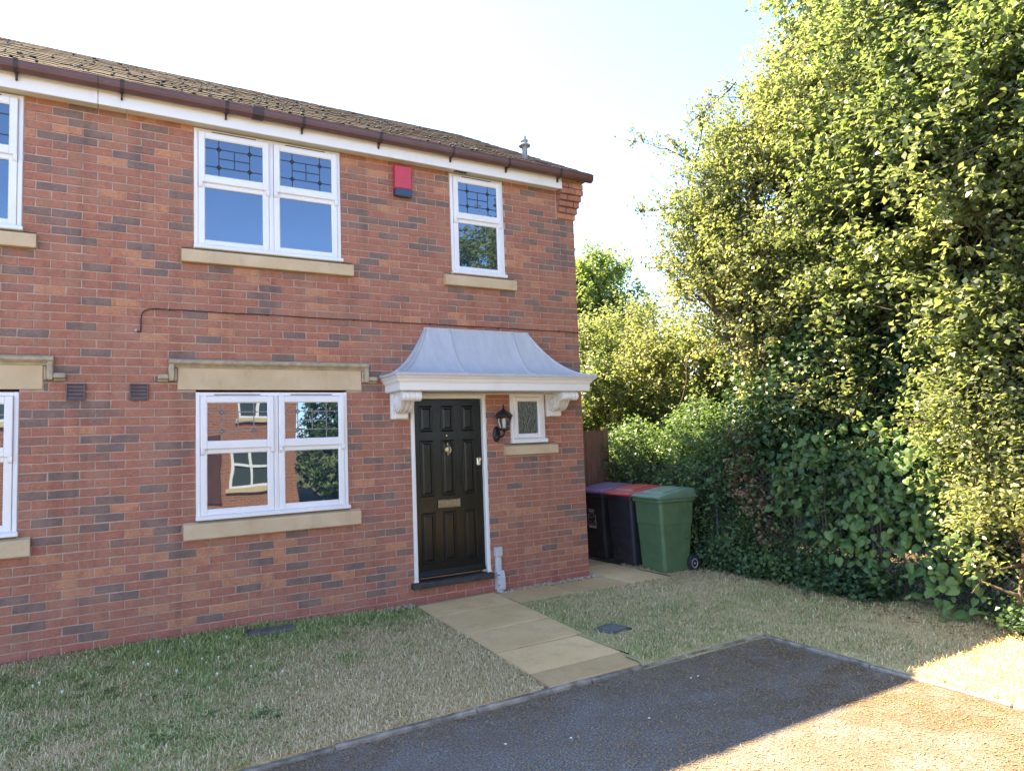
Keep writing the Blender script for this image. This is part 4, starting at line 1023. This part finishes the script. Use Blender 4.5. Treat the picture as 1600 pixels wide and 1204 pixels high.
def foliage(parent, name, blobs, mat, dens, size, per=26, gap=.38, nsc=1.6, seed=1, tl=(.25, .6), up=.35, shell=.5, asp=.62, spread=.05, twigs=0.3, zmin=0., down=0., keep=None, droop=0.0, lift=.85):
    rng = np.random.default_rng(seed + 100)
    c, o = blob_twigs(blobs, dens, per, gap, nsc, seed, shell, zmin)
    if keep is not None: k = keep(c); c, o = c[k], o[k]
    T = len(c); d = unit(o * .6 + np.array([0, 0, up]) + rng.normal(size=(T, 3)) * .55); ln = rng.uniform(*tl, T)
    tt = rng.random((T, per)); p = c[:, None] + d[:, None] * (ln[:, None] * tt)[..., None]
    p[..., 2] -= droop * (ln[:, None] * tt) ** 2
    p = p + rng.normal(size=p.shape) * spread; p = p.reshape(-1, 3); oo = np.repeat(o, per, 0)
    n = unit(oo * .35 + np.array([0, 0, lift]) + rng.normal(size=p.shape) * .62)
    s = rng.uniform(size[0], size[1], len(p)); k = p[:, 2] > zmin + .01; p, n, s = p[k], n[k], s[k]
    cl_r = np.repeat(vnoise(c, 1.1, 7 + seed), per)[k]
    rv = np.clip(.55 * rng.random(len(p)) + .75 * (cl_r - .5) + .22, 0, 1)
    V, Q = leaf_quads(p, n, s, asp, .16, down)
    ob = big_mesh(name, V, Q, mat, {'rnd': rv}, parent)
    if twigs > 0:
        k = rng.random(T) < twigs; c, d, ln = c[k], d[k], ln[k]; N = len(c)
        a0 = c - d * (ln * .6)[:, None]; a1 = c + d * (ln * .85)[:, None]
        e1 = unit(np.cross(d, rng.normal(size=d.shape))); e2 = np.cross(d, e1); V = []
        for base, r_ in ((a0, .006), (a1, .0022)):
            for q in range(3): V.append(base + (e1 * math.cos(2.094 * q) + e2 * math.sin(2.094 * q)) * r_)
        V = np.stack(V, 1).reshape(-1, 3); o_ = np.arange(N)[:, None] * 6
        Q = np.concatenate([o_ + np.array([q, (q + 1) % 3, 3 + (q + 1) % 3, 3 + q]) for q in range(3)], 1).reshape(-1, 4)
        big_mesh('twigs', V, Q, 'bark', None, parent)
    return ob
def limb(m, a, b, r0, r1, bend=.25, n=7, rnd=random):
    a, b = Vector(a), Vector(b); L = (b - a).length; off = Vector((rnd.uniform(-1, 1), rnd.uniform(-1, 1), rnd.uniform(-.3, .8))) * L * bend
    pts = []; rs = []
    for k in range(n + 1):
        t_ = k / n; p = a.lerp(b, t_) + off * (t_ * (1 - t_)) * 1.2 + Vector((rnd.uniform(-1, 1), rnd.uniform(-1, 1), rnd.uniform(-1, 1))) * L * .012
        pts.append(p); rs.append(r0 + (r1 - r0) * t_ ** .8)
    m.tube(pts, rs, 7); return pts
def tree(name, label, root, fork, blobs, mat, dens, size, seed, cat='tree', group=None, r0=.11, trunks=1, **kw):
    tr = thing(name, label, cat, group); rnd = random.Random(seed)
    fk = []
    for q in range(trunks):
        m = MB(); f_ = Vector(fork) + Vector((rnd.uniform(-.4, .4), rnd.uniform(-.4, .4), rnd.uniform(-.3, .5))) * (1 if q else 0)
        limb(m, Vector(root) + Vector((rnd.uniform(-.3, .3), rnd.uniform(-.3, .3), 0)) * (1 if q else 0), f_, r0 * (1 if q == 0 else .7), r0 * .62, .10, 8, rnd)
        m.build('trunk', 'bark', tr, True); fk.append(f_)
    m = MB()
    for b in blobs:
        f_ = min(fk, key=lambda v: (v - Vector(b[:3])).length)
        pts = limb(m, f_, b[:3], r0 * .42, .018, .18, 8, rnd)
        for q in range(4):
            i = rnd.randint(3, 7); d = Vector((rnd.uniform(-1, 1), rnd.uniform(-1, 1), rnd.uniform(-.4, 1))).normalized() * b[3] * rnd.uniform(.6, 1.05)
            limb(m, pts[i], Vector(b[:3]) + d, .02, .005, .15, 5, rnd)
    m.build('branches', 'bark', tr, True)
    foliage(tr, 'crown', blobs, mat, dens, size, seed=seed, **kw)
    return tr
def spray(parent, name, lines, mat, size, seed, n_side=9, per=10):
    rng = np.random.default_rng(seed); rnd = random.Random(seed); m = MB(); P_ = []
    for a, b in lines:
        pts = limb(m, a, b, .016, .003, .16, 9, rnd)
        for q in range(n_side):
            i = rnd.randint(2, 9); d = (pts[-1] - pts[0]).normalized() * .5 + Vector((rnd.gauss(0, .6), rnd.gauss(0, .6), rnd.gauss(.1, .6)))
            e = pts[i] + d.normalized() * rnd.uniform(.12, .36); sub = limb(m, pts[i], e, .005, .0016, .2, 4, rnd)
            for _ in range(per):
                c = sub[rnd.randint(1, 4)]; P_.append((c.x + rnd.gauss(0, .022), c.y + rnd.gauss(0, .022), c.z + rnd.gauss(0, .022)))
    m.build('twigs', 'bark', parent, True, kind='stuff')
    p = np.array(P_); n = unit(np.array([0, 0, .5]) + rng.normal(size=p.shape) * .7)
    V, Q = leaf_quads(p, n, rng.uniform(size[0], size[1], len(p)), .62); big_mesh(name, V, Q, mat, {'rnd': np.clip(rng.random(len(p)), 0, 1)}, parent)

A = [(2.21, -0.34, 4.67, 0.55), (2.01, -0.13, 4.06, 0.5), (2.4, -0.87, 5.06, 0.75), (2.04, -0.75, 3.66, 0.7), (2.66, -1.21, 5.5, 0.75), (2.95, -1.62, 6.0, 0.75), (3.18, -1.99, 6.47, 0.75), (2.61, -1.84, 4.67, 0.95), (2.26, -1.67, 3.87, 0.85),
     (2.24, -1.15, 4.17, 0.7), (2.2, -0.34, 3.05, 0.4), (2.03, -1.2, 2.74, 0.45), (2.02, -1.86, 2.96, 0.5), (2.02, 0.15, 4.6, 0.25), (3.42, -2.41, 6.73, 0.8), (2.99, -2.47, 5.3, 0.9), (3.52, -0.35, 4.45, 0.9), (4.06, -1.12, 5.71, 1.0), (3.1, 0.16, 3.94, 0.6), (1.8, -2.2, 2.2, .32), (1.95, -1.35, 1.95, .28), (1.72, -2.75, 1.9, .3)]
tA = tree('hawthorn_tree', 'tall sunlit hawthorn with twiggy overhanging crown behind the bins', (2.35, -.55, -.1), (2.30, -.78, 2.55), A, 'leaf_hawthorn', 13000, (.040, .070), 3, group='trees of the hedge', trunks=2, gap=.47, twigs=.5, tl=(.3, .75), spread=.036, per=30, shell=.35)
SPR = [((2.99, -1.33, 5.79), (2.47, -0.49, 6.62)), ((2.45, -0.62, 6.53), (2.07, -0.04, 6.1)), ((2.7, -0.93, 6.17), (2.29, -0.29, 6.47)), ((2.6, -0.8, 4.94), (2.14, -0.12, 5.49)), ((2.09, -0.21, 5.43), (1.54, 0.47, 5.95)), ((2.04, -0.15, 5.48), (2.26, -0.25, 6.38)), ((2.04, -0.15, 5.46), (1.87, 0.15, 5.95)),
       ((2.37, -0.53, 4.54), (1.84, 0.19, 4.98)), ((1.86, 0.03, 4.87), (1.54, 0.47, 4.9)), ((3.35, -1.88, 6.88), (3.15, -1.39, 7.37)), ((3.11, -1.51, 7.26), (2.89, -1.01, 7.59)), ((3.21, -1.65, 6.3), (3.02, -1.19, 6.8)), ((2.24, -0.38, 4.02), (1.77, 0.26, 4.04)), ((2.12, -0.24, 3.86), (1.82, 0.21, 3.64)), ((2.21, -0.35, 4.76), (1.78, 0.24, 4.41)),
       ((2.91, -1.22, 5.46), (2.56, -0.59, 5.92)), ((3.5, -2.14, 6.99), (3.41, -1.8, 7.57)), ((2.56, -0.75, 5.22), (2.33, -0.32, 5.75)), ((2.08, -0.2, 4.32), (1.71, 0.31, 4.23))]
spray(tA, 'spray_leaves', SPR, 'leaf_hawthorn', (.032, .06), 5, 17, 15)
m = MB().tube([(2.66, .22, 2.85), (2.50, .34, 2.95), (2.36, .44, 2.90), (2.30, .48, 2.72), (2.30, .50, 2.45), (2.24, .55, 2.20), (2.16, .62, 1.98), (2.13, .66, 1.80)], [.02, .018, .016, .015, .013, .011, .008, .004], 7)
m.build('dead_branch', 'bark', tA, True)
B = [(2.76, -2.47, 5.56, 1.2), (2.94, -3.25, 5.89, 1.2), (2.35, -2.76, 4.24, 1.0), (2.22, -3.6, 4.26, 1.1), (2.39, -4.01, 4.76, 1.1), (1.94, -3.96, 3.18, 0.85), (1.95, -3.42, 3.13, 0.75), (1.72, -3.95, 2.25, 0.6), (1.66, -4.35, 1.99, 0.65), (2.05, -2.43, 3.30, 0.65),
     (3.1, -2.3, 7.0, 1.1), (3.0, -4.6, 6.0, 1.2), (2.3, -4.9, 3.6, 1.0), (1.82, -3.05, 2.6, .45), (1.70, -3.4, 1.75, .40), (1.55, -3.7, 1.25, .32)]
tB = tree('field_maple', 'leafy sunlit maple filling the upper right of the picture', (2.9, -3.2, -.1), (2.75, -3.1, 2.6), B, 'leaf_field', 11500, (.050, .088), 9, group='trees of the hedge', trunks=2, gap=.48, twigs=.5, tl=(.3, .7), spread=.042, per=28, shell=.35)
tree('hedge_shrub', 'small-leaved sunlit shrub at the right edge beside the parched verge', (1.45, -4.15, -.08), (1.38, -4.1, .7), [(1.33, -4.02, 1.40, .45), (1.19, -4.17, .75, .42), (1.08, -4.16, .28, .30), (1.36, -3.82, 1.78, .42), (1.30, -4.4, 1.09, .5)],
     'leaf_field', 13500, (.030, .060), 15, 'shrub', None, .03, 2, gap=.36, tl=(.15, .4))
iv = thing('ivy_thicket', 'dark glossy ivy filling the deep hollow under the sunlit branches', 'ivy', 'ivy in the hedge')
foliage(iv, 'leaves', [(2.60, -2.1, 2.25, 1.0), (2.2, -1.51, 1.77, .65), (2.15, -2.83, 1.33, .65), (2.15, -2.14, 1.03, .65), (2.5, -3.08, 1.97, .75), (2.0, -3.46, .86, .55), (2.9, -1.2, 2.6, .9), (2.4, -.6, 1.2, .6), (2.9, -2.6, 3.2, .9), (2.6, -3.9, 1.2, .8), (2.1, -4.9, 1.0, .8), (2.1, -6.0, 1.0, .85), (2.2, -5.4, 2.2, .8)],
        'leaf_ivy', 11500, (.045, .09), per=14, gap=.26, seed=21, tl=(.2, .45), up=.1, asp=.85, spread=.06, twigs=.15, down=.6)
m = MB()
for q in range(9): limb(m, (random.uniform(1.9, 2.7), random.uniform(-3.4, -.4), 0), (random.uniform(1.8, 2.5), random.uniform(-3.4, -.6), random.uniform(2, 3)), .022, .010, .25)
m.build('stem', 'bark', iv, True)
iv2 = thing('ivy_bush', 'dense shaded ivy bush directly behind the green bin', 'ivy', 'ivy in the hedge')
foliage(iv2, 'leaves', [(1.94, -.64, 1.15, .55), (2.32, .13, 1.56, .5), (1.76, -.36, .42, .36), (1.74, -1.1, .36, .38), (1.58, -1.67, .12, .28), (2.35, 1.22, 1.40, .6), (1.92, -1.18, 1.0, .45), (1.60, -2.16, .14, .25), (2.0, .4, .9, .5), (2.0, 1.0, 1.0, .5), (2.05, 1.7, 1.2, .5), (1.72, -.05, .75, .32)],
        'leaf_privet', 13500, (.035, .065), per=18, gap=.28, seed=23, tl=(.15, .4), up=.15, asp=.75, spread=.045, twigs=.2, down=.5)
m = MB()
for q in range(6): limb(m, (random.uniform(1.7, 2.2), random.uniform(-1.2, 1.2), -.03), (random.uniform(1.8, 2.3), random.uniform(-1.2, 1.2), random.uniform(.8, 1.6)), .018, .008, .2)
m.build('stem', 'bark', iv2, True)
dd = thing('dead_ivy', 'withered brown ivy strand hanging down the hedge behind the bins', 'ivy')
foliage(dd, 'leaves', [(1.62, -1.05, 1.62, .13), (1.56, -1.1, 1.38, .12), (1.46, -1.2, 1.08, .16), (1.42, -1.4, .82, .15), (1.44, -1.55, .55, .14)], 'leaf_dead', 7500, (.03, .06), per=12, gap=.2, seed=31, tl=(.08, .2), up=-.5, spread=.03, twigs=.5, down=1.)
gc = thing('ground_ivy', 'low trailing ivy and weeds along the foot of the hedge', 'ivy', None)
foliage(gc, 'leaves', [(1.52 - .10 * max(0, -y - 1.8), y, .03, .20) for y in np.arange(-4.3, .0, .22)], 'leaf_ivy', 16000, (.035, .07), per=8, gap=.40, seed=33, tl=(.08, .22), up=.2, asp=.8, spread=.05, twigs=.1, zmin=-.03)
# dead leaves lying along the hedge foot
p = np.stack([1.20 + RNG.normal(0, .13, 260) - np.clip(-RNG.uniform(0, 0, 260), 0, 1), RNG.uniform(-4.2, -.6, 260), RNG.uniform(.02, .05, 260)], 1); p[:, 0] -= .12 * np.clip(-p[:, 1] - 1.8, 0, 3)
V, Q = leaf_quads(p, unit(np.array([0, 0, 1.]) + RNG.normal(size=p.shape) * .35), RNG.uniform(.025, .06, 260)); big_mesh('fallen_leaves', V, Q, 'leaf_dead', {'rnd': RNG.random(260)}, None, kind='stuff', label='fallen brown leaves along the foot of the hedge', category='leaves')

# broad-leaved climber: its large leaves are single pieces
cm_ = thing('broad_leaf_climber', 'climber with big heart-shaped leaves spilling over the mesh fence', 'climber')
def heart(seed):
    rnd = random.Random(seed); out = [(0, 0), (.16, -.10), (.36, -.04), (.46, .16), (.42, .42), (.26, .72), (0, 1.0), (-.26, .72), (-.42, .42), (-.46, .16), (-.36, -.04), (-.16, -.10)]
    vs = [(x * .95, y, -abs(x) * .22 - .18 * y * y + rnd.uniform(-.015, .015)) for x, y in out]; mid = [(0, .25, .02), (0, .6, -.05)]
    vs += mid; a, b = 12, 13
    fs = [(0, 1, a), (1, 2, a), (2, 3, a), (3, 4, a), (4, b, a), (4, 5, b), (5, 6, b), (6, 7, b), (7, 8, b), (8, a, b), (8, 9, a), (9, 10, a), (10, 11, a), (11, 0, a)]
    return MB().add(vs, fs)
HM = [heart(k).mesh('leaf', ['leaf_broad']) for k in range(4)]
rnd = random.Random(77); cnt = 0; extra = MB()
def climb_pt():
    y = rnd.uniform(-3.85, -1.55); top = 1.75 - .25 * abs(y + 2.7); z = rnd.random() ** .8 * top + .04
    if y > -2.1 and z < .75: return None
    if -2.6 < y < -2.0 and z < .34: return None
    x = 1.50 - .11 * max(0, -y - 2.0) - .14 * max(0, 1 - z) - .12 * math.sin(y * 5 + z * 4) * .5 + rnd.uniform(-.10, .10)
    return x, y, z
while cnt < 950:
    q = climb_pt()
    if not q: continue
    n = Vector((-.65, -.35, .65)) + Vector((rnd.gauss(0, .42), rnd.gauss(0, .42), rnd.gauss(0, .35))); n.normalize()
    t_ = Vector((rnd.gauss(0, .5), rnd.gauss(0, .5), -1)); t_ = (t_ - n * t_.dot(n)).normalized(); b_ = t_.cross(n); s_ = rnd.uniform(.045, .108)
    M4 = Matrix.Translation(Vector(q)) @ Matrix((b_, t_, n)).transposed().to_4x4() @ Matrix.Scale(s_, 4)
    if cnt < 300:
        o = link('leaf', HM[cnt % 4], cm_); o.matrix_local = M4
    else:
        h_ = heart(cnt % 7); extra.add([tuple(M4 @ Vector(v)) + () for v in h_.v] if True else [], h_.f)
    cnt += 1
# the leaves further in, behind the first layer
me = extra.mesh('inner_leaves', ['leaf_broad_back']); at = me.attributes.new('rnd', 'FLOAT', 'FACE'); at.data.foreach_set('value', np.repeat(RNG.random(len(me.polygons) // 14 + 1), 14)[:len(me.polygons)].astype(np.float32))
o = link('inner_leaves', me, cm_, kind='stuff'); o.location = (.10, .03, 0)
m = MB()
for q in range(16):
    y = rnd.uniform(-3.7, -1.7); limb(m, (1.5, y + rnd.uniform(-.2, .2), -.02), (1.5 + rnd.uniform(-.12, .1), y, rnd.uniform(.7, 1.6)), .010, .004, .15, 6, rnd)
m.build('stem', 'bark', cm_, True)

# bushes and trees beyond the garden
tree('elder_bush', 'bright sunlit bush just right of the canopy, behind the fence', (3.2, 3.3, -.1), (3.2, 3.3, .9), [(2.95, 3.2, 2.25, .8), (3.15, 3.3, 1.3, .9), (3.46, 4.1, 3.1, .85), (2.6, 2.9, 1.6, .5)], 'leaf_field', 9000, (.055, .10), 41, 'bush', 'bushes beyond the fence', .05, 2, gap=.36, twigs=.15)
tree('elder_bush', 'yellow-green sunlit bush between the far tree and the hawthorn', (4.2, 2.6, -.1), (4.1, 2.6, 1.2), [(3.83, 2.58, 2.5, .95), (4.3, 3.5, 3.3, .9), (3.9, 2.3, 1.3, .9)], 'leaf_hawthorn', 9000, (.05, .09), 43, 'bush', 'bushes beyond the fence', .05, 2, gap=.36, twigs=.15)
tree('elder_bush', 'pale bush glowing in the gap left of the ivy-clad trunk', (4.4, 1.7, -.1), (4.4, 1.7, 1.2), [(4.45, 1.95, 2.95, .95), (4.3, 1.4, 1.9, .9), (4.9, .9, 3.2, 1.2), (4.9, .4, 1.6, 1.1)], 'leaf_field', 8500, (.05, .09), 47, 'bush', 'bushes beyond the fence', .05, 2, gap=.36, twigs=.15)
tree('oak_tree', 'distant green oak rising beside the house wall', (5.3, 6.6, -.1), (5.3, 6.6, 2.6), [(5.36, 6.52, 5.05, 1.05), (5.74, 6.22, 3.74, 1.15), (4.85, 6.9, 3.96, 1.3), (5.30, 6.6, 5.75, .45), (5.85, 6.1, 4.45, .6), (4.7, 7.0, 4.8, .9), (5.2, 6.6, 2.6, 1.2), (6.2, 5.9, 2.4, 1.1)],
     'leaf_oak', 6500, (.075, .13), 51, 'tree', None, .14, 1, gap=.36, twigs=.15, nsc=1.9)
tree('sycamore_tree', 'large tree closing the view behind the hawthorn crown', (5.6, -1.6, -.1), (5.5, -1.6, 2.6), [(5.3, -1.2, 4.2, 1.6), (5.4, -2.6, 5.2, 1.7), (5.2, -3.6, 3.4, 1.5), (5.0, -.2, 2.2, 1.2), (5.2, -2.2, 2.2, 1.5), (4.6, -4.4, 5.6, 1.6), (4.2, -4.8, 2.2, 1.4)],
     'leaf_oak', 2500, (.11, .18), 53, 'tree', 'trees of the hedge', .16, 1, gap=.30, twigs=.1)
tree('lime_tree', 'round green tree by the road, mirrored in the small upper window', (3.2, -7.2, -.1), (3.2, -7.2, 2.2), [(2.9, -6.6, 4.4, 1.3), (3.2, -7.6, 5.6, 1.4), (2.8, -6.0, 2.6, 1.1), (3.2, -8.2, 3.2, 1.3), (2.7, -5.6, 5.0, 1.0)], 'leaf_field', 3600, (.07, .12), 57, 'tree', 'trees of the hedge', .13, 1, gap=.34, twigs=.1)
tree('cypress_tree', 'tall dark conifer across the road, mirrored in the ground-floor window', (1.4, -15.6, -.1), (1.4, -15.6, 1.2), [(1.4, -15.6, 1.3, 1.3), (1.5, -15.6, 2.8, 1.2), (1.4, -15.5, 4.2, .9), (3.3, -15.9, 1.6, 1.4), (3.4, -16, 3.2, 1.2)], 'leaf_privet', 3600, (.09, .15), 59, 'tree', None, .12, 1, gap=.3, twigs=.05)

# ------------------------------------------------------------------ the house across the road, which the windows reflect
op = thing('opposite_house', 'brick house across the road that shows mirrored in the ground-floor windows', 'house', None, (0, -15, 0))
OX0, OX1 = -9.5, -.05
ow = MB().box(OX0, OX1, -6, 0, -.1, 4.9).build('wall', 'far_brick', op)
MB().prism_x([(.25, 4.85), (.25, 4.95), (-3, 6.8), (-6.25, 4.95), (-6.25, 4.85)], OX0 - .1, OX1 + .1).build('roof', 'roof_tile', op)
MB().box(OX0, OX1, .003, .03, 4.6, 4.84).build('fascia_board', 'white_paint', op)
for (a, b, c, d) in ((-2.0, -.75, .55, 1.74), (-1.75, -.6, 2.62, 3.85), (-4.9, -3.5, .55, 1.74), (-4.9, -3.5, 2.62, 3.85), (-7.8, -6.4, 2.62, 3.85)):
    m = MB().ring(a, b, c, d, .07, .003, .05, .006); mid = (a + b) / 2; m.box(mid - .04, mid + .04, .004, .048, c + .07, d - .07, .004); m.box(a + .07, b - .07, .005, .055, (c + d) / 2, (c + d) / 2 + .08, .004)
    w_ = m.build('window', 'upvc', op); MB().box(a + .05, b - .05, .004, .012, c + .05, d - .05).build('glass_pane', 'frosted_glass', w_)
    MB().box(a - .1, b + .1, .003, .08, c - .14, c - .003, .005).build('window_sill', 'stone', op)
MB().box(-3.1, -2.25, .003, .05, .1, 2.15, .006).build('door', 'gutter_brown', op)
for o in COL.objects:
    if o.data and o.name.startswith('path') and not o.parent: pass
